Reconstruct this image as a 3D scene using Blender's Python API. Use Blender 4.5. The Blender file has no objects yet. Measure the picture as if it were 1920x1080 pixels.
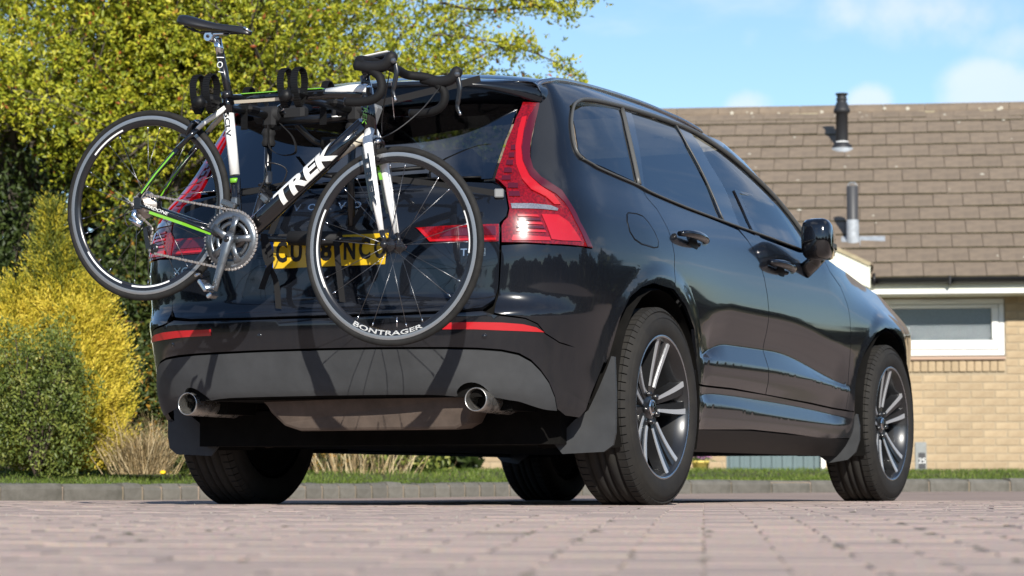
import bpy, bmesh, math, random
import numpy as np
from mathutils import Vector, Matrix
from mathutils.geometry import delaunay_2d_cdt

sc = bpy.context.scene
COL = sc.collection
random.seed(7); RNG = np.random.default_rng(11)

# ---------------------------------------------------------------- camera
cam_d = bpy.data.cameras.new('camera'); cam = bpy.data.objects.new('camera', cam_d); COL.objects.link(cam)
cam.location = (0, 0, .0726)
cam.rotation_euler = (math.radians(90 + 4.3474), 0, 0)
cam_d.sensor_width = 36; cam_d.lens = 4871.3/1920*36
cam_d.clip_start = .05; cam_d.clip_end = 3000
cam_d.dof.use_dof = True; cam_d.dof.focus_distance = 9.3; cam_d.dof.aperture_fstop = 6.3
sc.camera = cam

# ---------------------------------------------------------------- sky, sun, exposure
SUN_EL, SUN_AZ = math.radians(28), math.radians(8.5)       # sun behind the camera, a little to its right
world = bpy.data.worlds.new('World'); sc.world = world; world.use_nodes = True
nt = world.node_tree; nt.nodes.clear()
def wn(t, **k):
    n = nt.nodes.new(t)
    for a, b in k.items(): setattr(n, a, b)
    return n
out = wn('ShaderNodeOutputWorld'); bg = wn('ShaderNodeBackground'); bg.inputs['Strength'].default_value = .10
sky = wn('ShaderNodeTexSky', sky_type='NISHITA', sun_disc=False, sun_elevation=SUN_EL, sun_rotation=math.radians(180) - SUN_AZ,
         air_density=1.0, dust_density=.0, ozone_density=4.0, altitude=0)
tc = wn('ShaderNodeTexCoord')
# clouds: white cumulus and grey-mauve veils, mapped on a flat layer overhead so they shrink towards the horizon
sep = wn('ShaderNodeSeparateXYZ'); nt.links.new(tc.outputs['Generated'], sep.inputs[0])
zc = wn('ShaderNodeMath', operation='MAXIMUM'); nt.links.new(sep.outputs['Z'], zc.inputs[0]); zc.inputs[1].default_value = .0
za = wn('ShaderNodeMath', operation='ADD'); nt.links.new(zc.outputs[0], za.inputs[0]); za.inputs[1].default_value = .10
dv = wn('ShaderNodeVectorMath', operation='DIVIDE'); nt.links.new(tc.outputs['Generated'], dv.inputs[0])
cb = wn('ShaderNodeCombineXYZ')
for i in range(3): nt.links.new(za.outputs[0], cb.inputs[i])
nt.links.new(cb.outputs[0], dv.inputs[1])
mp = wn('ShaderNodeMapping'); nt.links.new(dv.outputs[0], mp.inputs['Vector'])
mp.inputs['Location'].default_value = (2.35, .55, 0)
mp.inputs['Scale'].default_value = (1.0, .8, 1.0)
n1 = wn('ShaderNodeTexNoise'); n1.inputs['Scale'].default_value = 1.15; n1.inputs['Detail'].default_value = 9; n1.inputs['Roughness'].default_value = .56
nt.links.new(mp.outputs[0], n1.inputs['Vector'])
r1 = wn('ShaderNodeValToRGB'); r1.color_ramp.elements[0].position = .515; r1.color_ramp.elements[1].position = .68
r1.color_ramp.interpolation = 'EASE'
nt.links.new(n1.outputs['Fac'], r1.inputs[0])
n2 = wn('ShaderNodeTexNoise'); n2.inputs['Scale'].default_value = 2.3; n2.inputs['Detail'].default_value = 6
nt.links.new(mp.outputs[0], n2.inputs['Vector'])
cc = wn('ShaderNodeMix', data_type='RGBA'); cc.inputs['A'].default_value = (5.6, 6.1, 7.0, 1); cc.inputs['B'].default_value = (7.4, 7.6, 8.0, 1)
nt.links.new(n2.outputs['Fac'], cc.inputs['Factor'])
# cloud banks over the house, where the photograph has them, broken up by the same noise
def cloud_dir(u, v):
    d = Vector(((u-960)/4871.3, 1, math.tan(math.radians(4.3474)+math.atan((540-v)/4871.3)))); return d.normalized()
bank = None
nb = wn('ShaderNodeTexNoise'); nb.inputs['Scale'].default_value = 34; nb.inputs['Detail'].default_value = 8; nb.inputs['Roughness'].default_value = .6; nt.links.new(tc.outputs['Generated'], nb.inputs['Vector'])
for u, v, r, sq, amp in ((1760, 20, .058, .42, 1.0), (1600, 10, .030, .6, .9), (1860, 178, .028, .75, 1.45), (1640, 192, .014, .8, 1.5), (1410, 203, .014, .8, 1.4), (1410, 70, .012, 1.4, .5), (1230, 80, .010, 1, .35), (1900, 80, .03, .6, .8)):
    sb = wn('ShaderNodeVectorMath', operation='SUBTRACT'); nt.links.new(tc.outputs['Generated'], sb.inputs[0]); sb.inputs[1].default_value = cloud_dir(u, v)
    ms = wn('ShaderNodeVectorMath', operation='MULTIPLY'); nt.links.new(sb.outputs[0], ms.inputs[0]); ms.inputs[1].default_value = (1, 1, 1/sq)
    ln_ = wn('ShaderNodeVectorMath', operation='LENGTH'); nt.links.new(ms.outputs[0], ln_.inputs[0])
    mr_ = wn('ShaderNodeMapRange', interpolation_type='SMOOTHSTEP'); nt.links.new(ln_.outputs['Value'], mr_.inputs[0]); mr_.inputs[1].default_value = r*1.3; mr_.inputs[2].default_value = 0; mr_.inputs[3].default_value = 0; mr_.inputs[4].default_value = amp
    if bank is None: bank = mr_.outputs[0]
    else:
        ad = wn('ShaderNodeMath', operation='MAXIMUM'); nt.links.new(bank, ad.inputs[0]); nt.links.new(mr_.outputs[0], ad.inputs[1]); bank = ad.outputs[0]
bm_ = wn('ShaderNodeMath', operation='MULTIPLY'); nt.links.new(bank, bm_.inputs[0]); nt.links.new(nb.outputs['Fac'], bm_.inputs[1])
br_ = wn('ShaderNodeMapRange', interpolation_type='SMOOTHSTEP'); nt.links.new(bm_.outputs[0], br_.inputs[0]); br_.inputs[1].default_value = .22; br_.inputs[2].default_value = .62
mxm = wn('ShaderNodeMath', operation='MAXIMUM'); nt.links.new(r1.outputs[0], mxm.inputs[0]); nt.links.new(br_.outputs[0], mxm.inputs[1])
mul = wn('ShaderNodeMath', operation='MULTIPLY'); nt.links.new(mxm.outputs[0], mul.inputs[0]); mul.inputs[1].default_value = .62
mx = wn('ShaderNodeMix', data_type='RGBA'); nt.links.new(mul.outputs[0], mx.inputs['Factor'])
nt.links.new(sky.outputs[0], mx.inputs['A']); nt.links.new(cc.outputs['Result'], mx.inputs['B'])
nt.links.new(mx.outputs['Result'], bg.inputs['Color']); nt.links.new(bg.outputs[0], out.inputs['Surface'])
sun_d = bpy.data.lights.new('sun', 'SUN'); sun_d.energy = 4.6; sun_d.angle = math.radians(.53); sun_d.color = (1, .95, .86)
sun = bpy.data.objects.new('sun', sun_d); COL.objects.link(sun)
sdir = Vector((-math.sin(SUN_AZ)*math.cos(SUN_EL), math.cos(SUN_AZ)*math.cos(SUN_EL), -math.sin(SUN_EL)))
sun.rotation_euler = sdir.to_track_quat('-Z', 'Y').to_euler(); sun.location = (2, -10, 8)
sc.view_settings.view_transform = 'Standard'; sc.view_settings.look = 'None'
sc.view_settings.exposure = .55; sc.view_settings.gamma = 1; sc.view_settings.use_curve_mapping = False

# ---------------------------------------------------------------- helpers
CAR_TH = .4407
CAR_O = Vector((-.2937, 10.0088, 0))
CAR_RZ = math.pi/2 - CAR_TH
def car_to_world(p):
    c, s = math.cos(CAR_RZ), math.sin(CAR_RZ)
    return Vector((CAR_O.x + p[0]*c - p[1]*s, CAR_O.y + p[0]*s + p[1]*c, p[2]))

def srgb(r, g, b):
    f = lambda v: ((v/255+.055)/1.055)**2.4 if v/255 > .04045 else v/255/12.92
    return (f(r), f(g), f(b), 1)
MATS = {}
def mat(name, color=(.5, .5, .5), rough=.5, metal=0, coat=0, coat_rough=.03, spec=.5, var=0, vscale=20, bump=0, bscale=60, rvar=0, trans=0, ior=1.45, emit=None, vcol=None, sheen=0, detail=4, dist=.02, objvar=0):
    """principled material; var: noise between color and vcol (or a darker copy), bump: fine relief"""
    m = bpy.data.materials.new(name); m.use_nodes = True; n = m.node_tree; b = n.nodes['Principled BSDF']
    c = tuple(color)[:3] + (1,)
    b.inputs['Base Color'].default_value = c; b.inputs['Roughness'].default_value = rough; b.inputs['Metallic'].default_value = metal
    b.inputs['Coat Weight'].default_value = coat; b.inputs['Coat Roughness'].default_value = coat_rough
    b.inputs['Specular IOR Level'].default_value = spec; b.inputs['IOR'].default_value = ior
    b.inputs['Transmission Weight'].default_value = trans
    last = None
    if var or rvar or bump:
        tcn = n.nodes.new('ShaderNodeTexCoord')
    if var:
        no = n.nodes.new('ShaderNodeTexNoise'); no.inputs['Scale'].default_value = vscale; no.inputs['Detail'].default_value = detail
        no.inputs['Roughness'].default_value = .65
        n.links.new(tcn.outputs['Object'], no.inputs['Vector'])
        mr = n.nodes.new('ShaderNodeMapRange'); mr.inputs[1].default_value = .34; mr.inputs[2].default_value = .66; n.links.new(no.outputs['Fac'], mr.inputs[0])
        mi = n.nodes.new('ShaderNodeMix'); mi.data_type = 'RGBA'
        mi.inputs['A'].default_value = c
        mi.inputs['B'].default_value = (tuple(vcol)[:3] + (1,)) if vcol else tuple(v*(1-var) for v in c[:3]) + (1,)
        n.links.new(mr.outputs[0], mi.inputs['Factor']); last = mi.outputs['Result']
        n.links.new(last, b.inputs['Base Color'])
    if objvar:
        oi = n.nodes.new('ShaderNodeObjectInfo'); hs = n.nodes.new('ShaderNodeHueSaturation')
        mr = n.nodes.new('ShaderNodeMapRange'); mr.inputs[3].default_value = 1-objvar; mr.inputs[4].default_value = 1+objvar
        n.links.new(oi.outputs['Random'], mr.inputs[0]); n.links.new(mr.outputs[0], hs.inputs['Value'])
        if last: n.links.new(last, hs.inputs['Color'])
        else: hs.inputs['Color'].default_value = c
        n.links.new(hs.outputs[0], b.inputs['Base Color'])
    if rvar:
        no = n.nodes.new('ShaderNodeTexNoise'); no.inputs['Scale'].default_value = vscale*.7; no.inputs['Detail'].default_value = 5
        n.links.new(tcn.outputs['Object'], no.inputs['Vector'])
        mr = n.nodes.new('ShaderNodeMapRange'); mr.inputs[1].default_value = .3; mr.inputs[2].default_value = .7
        mr.inputs[3].default_value = max(0, rough-rvar); mr.inputs[4].default_value = min(1, rough+rvar)
        n.links.new(no.outputs['Fac'], mr.inputs[0]); n.links.new(mr.outputs[0], b.inputs['Roughness'])
    if bump:
        no = n.nodes.new('ShaderNodeTexNoise'); no.inputs['Scale'].default_value = bscale; no.inputs['Detail'].default_value = 5
        n.links.new(tcn.outputs['Object'], no.inputs['Vector'])
        bu = n.nodes.new('ShaderNodeBump'); bu.inputs['Strength'].default_value = bump; bu.inputs['Distance'].default_value = dist
        n.links.new(no.outputs['Fac'], bu.inputs['Height']); n.links.new(bu.outputs[0], b.inputs['Normal'])
    MATS[name] = m; return m

def tag(o, label=None, category=None, group=None, kind=None):
    if label: o['label'] = label
    if category: o['category'] = category
    if group: o['group'] = group
    if kind: o['kind'] = kind
    return o
def empty(name, loc=(0, 0, 0), rz=0, label=None, category=None, group=None, parent=None):
    o = bpy.data.objects.new(name, None); COL.objects.link(o); o.location = loc; o.rotation_euler = (0, 0, rz)
    o.empty_display_size = .1
    if parent: o.parent = parent
    return tag(o, label, category, group)
def link_mesh(name, me, parent=None, material=None):
    o = bpy.data.objects.new(name, me); COL.objects.link(o)
    if parent: o.parent = parent
    if material:
        for m in (material if isinstance(material, (list, tuple)) else [material]): me.materials.append(m)
    return o
def fast_mesh(name, V, Q):
    """numpy quads or tris -> mesh"""
    V = np.asarray(V, np.float32); Q = np.asarray(Q, np.int32); k = Q.shape[1]
    me = bpy.data.meshes.new(name); me.vertices.add(len(V)); me.vertices.foreach_set('co', V.ravel())
    me.loops.add(Q.size); me.loops.foreach_set('vertex_index', Q.ravel())
    me.polygons.add(len(Q)); me.polygons.foreach_set('loop_start', np.arange(0, Q.size, k, dtype=np.int32))
    me.polygons.foreach_set('loop_total', np.full(len(Q), k, np.int32))
    me.update(calc_edges=True); return me

class MB:
    """collects shapes, built into ONE mesh object"""
    def __init__(s): s.v = []; s.f = []; s.sm = []
    def add(s, vs, fs, smooth=True):
        o = len(s.v); s.v += [tuple(v) for v in vs]; s.f += [tuple(i+o for i in f) for f in fs]; s.sm += [smooth]*len(fs); return s
    def box(s, c, d, rot=None, bev=0):
        hx, hy, hz = d[0]/2, d[1]/2, d[2]/2
        if bev:
            b = min(bev, hx*.9, hy*.9, hz*.9); vs = []; idx = {}
            for sx in (-1, 1):
                for sy in (-1, 1):
                    for sz in (-1, 1):
                        for ax in range(3):
                            p = [sx*(hx-b), sy*(hy-b), sz*(hz-b)]
                            p[ax] = (sx*hx, sy*hy, sz*hz)[ax]
                            idx[(sx, sy, sz, ax)] = len(vs); vs.append(p)
            fs = []
            I = idx
            for q in (-1, 1):
                fs.append([I[(q, -1, -1, 0)], I[(q, 1, -1, 0)], I[(q, 1, 1, 0)], I[(q, -1, 1, 0)]][::q])
                fs.append([I[(-1, q, -1, 1)], I[(-1, q, 1, 1)], I[(1, q, 1, 1)], I[(1, q, -1, 1)]][::q])
                fs.append([I[(-1, -1, q, 2)], I[(1, -1, q, 2)], I[(1, 1, q, 2)], I[(-1, 1, q, 2)]][::q])
            for sx in (-1, 1):
                for sy in (-1, 1):
                    fs.append([I[(sx, sy, -1, 0)], I[(sx, sy, -1, 1)], I[(sx, sy, 1, 1)], I[(sx, sy, 1, 0)]][::sx*sy])
            for sx in (-1, 1):
                for sz in (-1, 1):
                    fs.append([I[(sx, -1, sz, 2)], I[(sx, -1, sz, 0)], I[(sx, 1, sz, 0)], I[(sx, 1, sz, 2)]][::-sx*sz])
            for sy in (-1, 1):
                for sz in (-1, 1):
                    fs.append([I[(-1, sy, sz, 1)], I[(-1, sy, sz, 2)], I[(1, sy, sz, 2)], I[(1, sy, sz, 1)]][::-sy*sz])
            for sx in (-1, 1):
                for sy in (-1, 1):
                    for sz in (-1, 1):
                        fs.append([I[(sx, sy, sz, 0)], I[(sx, sy, sz, 1)], I[(sx, sy, sz, 2)]][::sx*sy*sz])
            vs = [Vector(v) for v in vs]
        else:
            vs = [Vector((x, y, z)) for x in (-hx, hx) for y in (-hy, hy) for z in (-hz, hz)]
            fs = [(0, 1, 3, 2), (4, 6, 7, 5), (0, 4, 5, 1), (2, 3, 7, 6), (0, 2, 6, 4), (1, 5, 7, 3)]
        if rot is not None: vs = [rot @ v for v in vs]
        c = Vector(c); return s.add([v+c for v in vs], fs, False)
    def tube(s, pts, r, n=8, caps=True, up=None, flat=1.0, smooth=True):
        """round tube along pts; r a number or one per point; flat squashes along the second axis"""
        P = [Vector(p) for p in pts]; R = r if isinstance(r, (list, tuple)) else [r]*len(P)
        vs = []; fs = []
        t0 = (P[1]-P[0]).normalized(); u = Vector(up) if up else (Vector((0, 0, 1)) if abs(t0.z) < .9 else Vector((1, 0, 0)))
        a = t0.cross(u).normalized()
        for i, p in enumerate(P):
            if i == 0: t = t0
            elif i == len(P)-1: t = (P[i]-P[i-1]).normalized()
            else:
                t = ((P[i+1]-P[i]).normalized() + (P[i]-P[i-1]).normalized())
                t = t.normalized() if t.length > 1e-6 else (P[i]-P[i-1]).normalized()
            a = (a - t*a.dot(t)); a = a.normalized() if a.length > 1e-6 else t.orthogonal().normalized()
            b = t.cross(a)
            for k in range(n):
                w = 2*math.pi*k/n; vs.append(p + a*(R[i]*math.cos(w)) + b*(R[i]*flat*math.sin(w)))
        for i in range(len(P)-1):
            for k in range(n):
                fs.append((i*n+k, i*n+(k+1) % n, (i+1)*n+(k+1) % n, (i+1)*n+k))
        s.add(vs, fs, smooth)
        if caps:
            o = len(s.v) - len(vs); s.f.append(tuple(o+k for k in range(n))[::-1]); s.sm.append(False)
            s.f.append(tuple(o+(len(P)-1)*n+k for k in range(n))); s.sm.append(False)
        return s
    def lathe(s, prof, origin, axis, n=32, closed=False, smooth=True, start=None):
        """prof: (r, h) pairs turned about axis through origin"""
        ax = Vector(axis).normalized(); a = Vector(start).normalized() if start else ax.orthogonal().normalized(); b = ax.cross(a); o = Vector(origin)
        vs = []; fs = []; m = len(prof)
        for k in range(n):
            w = 2*math.pi*k/n; d = a*math.cos(w) + b*math.sin(w)
            for r, hh in prof: vs.append(o + d*r + ax*hh)
        for k in range(n):
            for j in range(m if closed else m-1):
                fs.append((k*m+j, ((k+1) % n)*m+j, ((k+1) % n)*m+(j+1) % m, k*m+(j+1) % m))
        return s.add(vs, fs, smooth)
    def prism(s, poly, o, ex, ey, thick, smooth=False):
        """polygon in the plane (o, ex, ey), extruded by thick along ex x ey"""
        o, ex, ey = Vector(o), Vector(ex), Vector(ey); nz = ex.cross(ey).normalized()*thick
        a = [o+ex*p[0]+ey*p[1] for p in poly]; n = len(a)
        vs = a + [p+nz for p in a]
        fs = [tuple(range(n))[::-1], tuple(range(n, 2*n))] + [(i, (i+1) % n, n+(i+1) % n, n+i) for i in range(n)]
        return s.add(vs, fs, smooth)
    def ribbon(s, pts, wdir, width, thick=.002):
        """flat strap along pts; wdir is the direction of its width"""
        P = [Vector(p) for p in pts]; vs = []; fs = []
        for i, p in enumerate(P):
            w = (wdir[i] if isinstance(wdir, list) else wdir); w = Vector(w).normalized()
            t = (P[min(i+1, len(P)-1)]-P[max(i-1, 0)]).normalized(); nn = t.cross(w).normalized()
            for a, b in ((-1, -1), (1, -1), (1, 1), (-1, 1)): vs.append(p + w*(a*width/2) + nn*(b*thick/2))
        for i in range(len(P)-1):
            for k in range(4): fs.append((i*4+k, i*4+(k+1) % 4, i*4+4+(k+1) % 4, i*4+4+k))
        fs += [(3, 2, 1, 0), tuple(range(len(vs)-4, len(vs)))]
        return s.add(vs, fs, False)
    def build(s, name, material, parent=None, base=(0, 0, 0), bevel=0, edge=None):
        me = bpy.data.meshes.new(name); b = base
        me.from_pydata([(v[0]-b[0], v[1]-b[1], v[2]-b[2]) for v in s.v], [], s.f)
        me.polygons.foreach_set('use_smooth', s.sm); me.update()
        bm = bmesh.new(); bm.from_mesh(me); bmesh.ops.recalc_face_normals(bm, faces=bm.faces[:]); bm.to_mesh(me); bm.free()
        o = link_mesh(name, me, parent, material)
        if bevel:
            md = o.modifiers.new('bevel', 'BEVEL'); md.width = bevel; md.segments = 2; md.limit_method = 'ANGLE'; md.angle_limit = math.radians(40)
        return o
def copy_thing(root, loc=None, rz=None, parent=None):
    r = root.copy(); COL.objects.link(r)
    if loc is not None: r.location = loc
    if rz is not None: r.rotation_euler = (0, 0, rz)
    if parent is not None: r.parent = parent
    for ch in list(root.children):
        c = ch.copy(); COL.objects.link(c); c.parent = r
        for g in list(ch.children):
            d = g.copy(); COL.objects.link(d); d.parent = c
    return r
def spline(pts, n=8):
    """Catmull-Rom through pts"""
    P = [Vector(p) for p in pts]; P = [2*P[0]-P[1]] + P + [2*P[-1]-P[-2]]; out = []
    for i in range(1, len(P)-2):
        for k in range(n):
            t = k/n; a, b, c, d = P[i-1], P[i], P[i+1], P[i+2]
            out.append(.5*((2*b)+(c-a)*t+(2*a-5*b+4*c-d)*t*t+(3*b-a-3*c+d)*t**3))
    out.append(P[-2]); return out
def text_mesh(txt, size=1, shear=0, bold=0, extrude=.0006, spacing=1, xs=1):
    """lettering as a mesh: verts (list of Vector, centred on its own middle), faces"""
    cu = bpy.data.curves.new('t', 'FONT'); cu.body = txt; cu.size = size; cu.shear = shear; cu.offset = bold; cu.extrude = extrude
    cu.align_x = 'CENTER'; cu.align_y = 'CENTER'; cu.space_character = spacing; cu.resolution_u = 3
    ob = bpy.data.objects.new('t', cu); COL.objects.link(ob)
    dg = bpy.context.evaluated_depsgraph_get(); dg.update()
    me = ob.evaluated_get(dg).to_mesh()
    vs = [v.co.copy() for v in me.vertices]; fs = [tuple(p.vertices) for p in me.polygons]
    ob.evaluated_get(dg).to_mesh_clear(); bpy.data.objects.remove(ob); bpy.data.curves.remove(cu)
    xs0 = [v.x for v in vs]; ys0 = [v.y for v in vs]; cx = (min(xs0)+max(xs0))/2; cy = (min(ys0)+max(ys0))/2
    for v in vs: v.x = (v.x-cx)*xs; v.y -= cy
    return vs, fs
def put_text(name, txt, o, ex, ey, height, material, parent, base=(0, 0, 0), shear=0, bold=0, spacing=1, width=None, warp=None):
    """lettering lying in the plane (o, ex, ey), cap height and width given in metres"""
    vs, fs = text_mesh(txt, 1, shear, bold, .0005, spacing)
    h0 = max(v.y for v in vs)-min(v.y for v in vs); w0 = max(v.x for v in vs)-min(v.x for v in vs)
    sy = height/h0; sx = (width/w0) if width else sy
    o, ex, ey = Vector(o), Vector(ex).normalized(), Vector(ey).normalized(); nz = ex.cross(ey).normalized()
    mb = MB()
    if warp:                       # lettering laid on a curved surface: cut long edges first so that it follows
        me_ = bpy.data.meshes.new('t'); me_.from_pydata([tuple(v) for v in vs], [], fs); bm_ = bmesh.new(); bm_.from_mesh(me_)
        bmesh.ops.triangulate(bm_, faces=bm_.faces[:])
        for _ in range(3):
            bmesh.ops.subdivide_edges(bm_, edges=[e for e in bm_.edges if e.calc_length() > .12], cuts=1); bmesh.ops.triangulate(bm_, faces=[f for f in bm_.faces if len(f.verts) > 3])
        bm_.verts.index_update(); vs = [v.co.copy() for v in bm_.verts]; fs = [tuple(v.index for v in f.verts) for f in bm_.faces]; bm_.free(); bpy.data.meshes.remove(me_)
    if warp: P = [warp(v.x*sx, v.y*sy, v.z) for v in vs]
    else: P = [o+ex*(v.x*sx)+ey*(v.y*sy)+nz*v.z for v in vs]
    mb.add(P, fs, False)
    return mb.build(name, material, parent, base)
# ---------------------------------------------------------------- car body master surface
# car frame: x forward, y left, z up, origin on the ground under the rear axle
def interp(xs, ys):
    """monotone cubic (pchip) interpolant"""
    xs = np.asarray(xs, float); ys = np.asarray(ys, float)
    hh = np.diff(xs); dd = np.diff(ys) / hh
    m = np.zeros(len(xs)); m[0] = dd[0]; m[-1] = dd[-1]
    for i in range(1, len(xs) - 1):
        if dd[i-1] * dd[i] > 0:
            w1 = 2*hh[i] + hh[i-1]; w2 = hh[i] + 2*hh[i-1]
            m[i] = (w1 + w2) / (w1/dd[i-1] + w2/dd[i])
    def g(x):
        x = np.clip(np.asarray(x, float), xs[0], xs[-1])
        i = np.clip(np.searchsorted(xs, x) - 1, 0, len(xs) - 2)
        t = (x - xs[i]) / hh[i]
        return ((1+2*t)*(1-t)**2*ys[i] + t*(1-t)**2*hh[i]*m[i] + t*t*(3-2*t)*ys[i+1] + t*t*(t-1)*hh[i]*m[i+1])
    return g
def smooth(a, b, x):
    t = np.clip((np.asarray(x, float) - a) / (b - a), 0, 1); return t*t*(3-2*t)
WB = 2.865
W_base = interp([.18, .26, .34, .42, .52, .64, .72, .78, .84, .90, .96, 1.02, 1.07, 1.12, 1.18, 1.30, 1.42, 1.50, 1.56, 1.62],
                [.80, .865, .895, .902, .907, .918, .927, .930, .929, .925, .918, .907, .890, .868, .840, .793, .735, .692, .648, .560])
X_rear = interp([.20, .28, .34, .40, .50, .60, .655, .675, .70, .73, .78, .86, .95, 1.02, 1.10, 1.15, 1.30, 1.45, 1.52, 1.62],
                [-.70, -.80, -.875, -.915, -.935, -.948, -.950, -.942, -.918, -.902, -.898, -.893, -.880, -.868, -.842, -.800, -.690, -.575, -.53, -.47])
N_rear = interp([.2, .5, .75, .95, 1.1, 1.3, 1.6], [3.4, 3.6, 4.0, 4.4, 4.2, 3.9, 3.4])
X_front = interp([.18, .28, .40, .55, .70, .85, .95, 1.05, 1.12], [3.55, 3.66, 3.72, 3.735, 3.73, 3.69, 3.60, 3.35, 3.0])
X_screen = interp([1.0, 1.10, 1.25, 1.40, 1.52, 1.60], [2.68, 2.56, 2.38, 2.08, 1.77, 1.42])
X0, X1, XS = -.2937, 2.5, .5
SR = 1.9                      # metric length given to the rear corner zone of the parameter
blade_top = interp([.48, .78, 1.3, 2.17, 2.42], [.574, .630, .629, .538, .508])
blade_low = interp([.48, 1.2, 2.42], [.566, .560, .503])
sill_top = interp([.45, .69, 1.3, 2.23, 2.45], [.415, .434, .424, .384, .37])
sill_low = interp([.45, .9, 1.25, 2.04, 2.45], [.40, .390, .372, .350, .345])
def side_w(x, z):
    x = np.asarray(x, float); z = np.asarray(z, float)
    w = W_base(z) + 0*x
    # gentle plan taper to both ends, haunches over both axles
    w = w - .020*smooth(2.6, 3.7, x) * smooth(.25, .5, z) - .02*smooth(.2, -.8, x)*smooth(1.0, 1.3, z)
    w = w + .018*np.exp(-((x-.05)/.55)**2) * np.exp(-((z-.93)/.16)**2)
    w = w + .014*np.exp(-((x-WB)/.5)**2) * np.exp(-((z-.85)/.16)**2)
    w = w - .024*smooth(0, -.75, x) - .085*smooth(2.0, 3.0, x)*smooth(.80, 1.06, z)*smooth(1.3, 1.15, z) - .03*smooth(2.3, 3.3, x)*smooth(.78, .95, z)
    # wheel arch flares
    for cx in (0.0, WB):
        d = np.hypot(x-cx, z-.37)
        w = w + (.010*smooth(.535, .465, d)) * smooth(.16, .36, z)
    # sculpted blade low on the doors (upper ledge) and on the sill (lower ledge)
    win = smooth(.42, .60, x) * smooth(2.44, 2.15, x)
    t1, b1 = blade_top(x), blade_low(x)
    w = w - .022*win*smooth(t1+.17, t1, z) + .030*win*np.clip((t1-z)/(t1-b1+.004), 0, 1)*smooth(.40, .54, z)
    t2, b2 = sill_top(x), sill_low(x)
    w = w - .006*win*smooth(.50, t2, z) + .020*win*np.clip((t2-z)/(t2-b2+.004), 0, 1)*smooth(.20, .34, z)
    return w
def body_point(m, z, green=False):
    """m: metric coordinate round the plan (0 = rear centre, grows along the right side), right half. -> x, y(<0), z"""
    m = np.asarray(m, float); z = np.asarray(z, float); m, z = np.broadcast_arrays(m, z)
    x = np.zeros(m.shape); y = np.zeros(m.shape)
    ph = np.clip(m/SR, 0, 1)*np.pi/2
    # rear corner: superellipse
    n = N_rear(z); c = np.cos(ph); s = np.sin(ph)
    rho = (np.abs(c)**n + np.abs(s)**n)**(-1/n)
    xx = X0 - (X0 - X_rear(z))*c*rho; yy = .9*s*rho
    for _ in range(4):
        B = side_w(xx, z); xr = X_rear(z) + .035*(yy/.9)**2
        # bumper ledge only across the back, fading round the corner
        xx = X0 - (X0 - xr)*c*rho; yy = B*s*rho
    xm = X0 + (m - SR)
    XA = XS if green else X1
    XF = X_screen(z) if green else X_front(z)
    nf = 6.0 if green else 5.5
    t = np.clip((xm - XA)/1.6, 0, 1)*np.pi/2      # front zone: 1.6 of parameter
    cf = np.cos(t); sf = np.sin(t); rf = (np.abs(cf)**nf + np.abs(sf)**nf)**(-1/nf)
    fx = XA + (XF - XA)*sf*rf
    fy = side_w(np.minimum(fx, 3.6), z)*cf*rf
    mid = np.minimum(xm, XA)
    my = side_w(mid, z)
    k1 = m < SR; k3 = xm > XA
    x = np.where(k1, xx, np.where(k3, fx, mid)); y = np.where(k1, yy, np.where(k3, fy, my))
    return np.stack([x, -y, z], -1)
# ---------------------------------------------------------------- materials
def paint_material():
    m = mat('car_paint', (.004, .0055, .009), .2, 0, coat=1, coat_rough=.015, spec=.12)
    n = m.node_tree; b = n.nodes['Principled BSDF']
    tcn = n.nodes.new('ShaderNodeTexCoord')
    # road dust: streaky film over the whole car, thicker low down where the wheels throw it
    mp_ = n.nodes.new('ShaderNodeMapping'); mp_.inputs['Scale'].default_value = (9, 9, 2.2); n.links.new(tcn.outputs['Object'], mp_.inputs[0])
    no = n.nodes.new('ShaderNodeTexNoise'); no.inputs['Scale'].default_value = 3; no.inputs['Detail'].default_value = 8; no.inputs['Roughness'].default_value = .7
    n.links.new(mp_.outputs[0], no.inputs['Vector'])
    sp = n.nodes.new('ShaderNodeSeparateXYZ'); n.links.new(tcn.outputs['Object'], sp.inputs[0])
    mr = n.nodes.new('ShaderNodeMapRange'); mr.inputs[1].default_value = .85; mr.inputs[2].default_value = .25; mr.inputs[3].default_value = .035; mr.inputs[4].default_value = .24
    n.links.new(sp.outputs['Z'], mr.inputs[0])
    mu = n.nodes.new('ShaderNodeMath'); mu.operation = 'MULTIPLY'; n.links.new(no.outputs['Fac'], mu.inputs[0]); n.links.new(mr.outputs[0], mu.inputs[1])
    mi = n.nodes.new('ShaderNodeMix'); mi.data_type = 'RGBA'; mi.inputs['A'].default_value = (.004, .0055, .009, 1); mi.inputs['B'].default_value = (.10, .085, .07, 1)
    n.links.new(mu.outputs[0], mi.inputs['Factor']); n.links.new(mi.outputs['Result'], b.inputs['Base Color'])
    r2 = n.nodes.new('ShaderNodeMapRange'); r2.inputs[1].default_value = 0; r2.inputs[2].default_value = .2; r2.inputs[3].default_value = .02; r2.inputs[4].default_value = .22
    n.links.new(mu.outputs[0], r2.inputs[0]); n.links.new(r2.outputs[0], b.inputs['Coat Roughness'])
    return m
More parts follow.
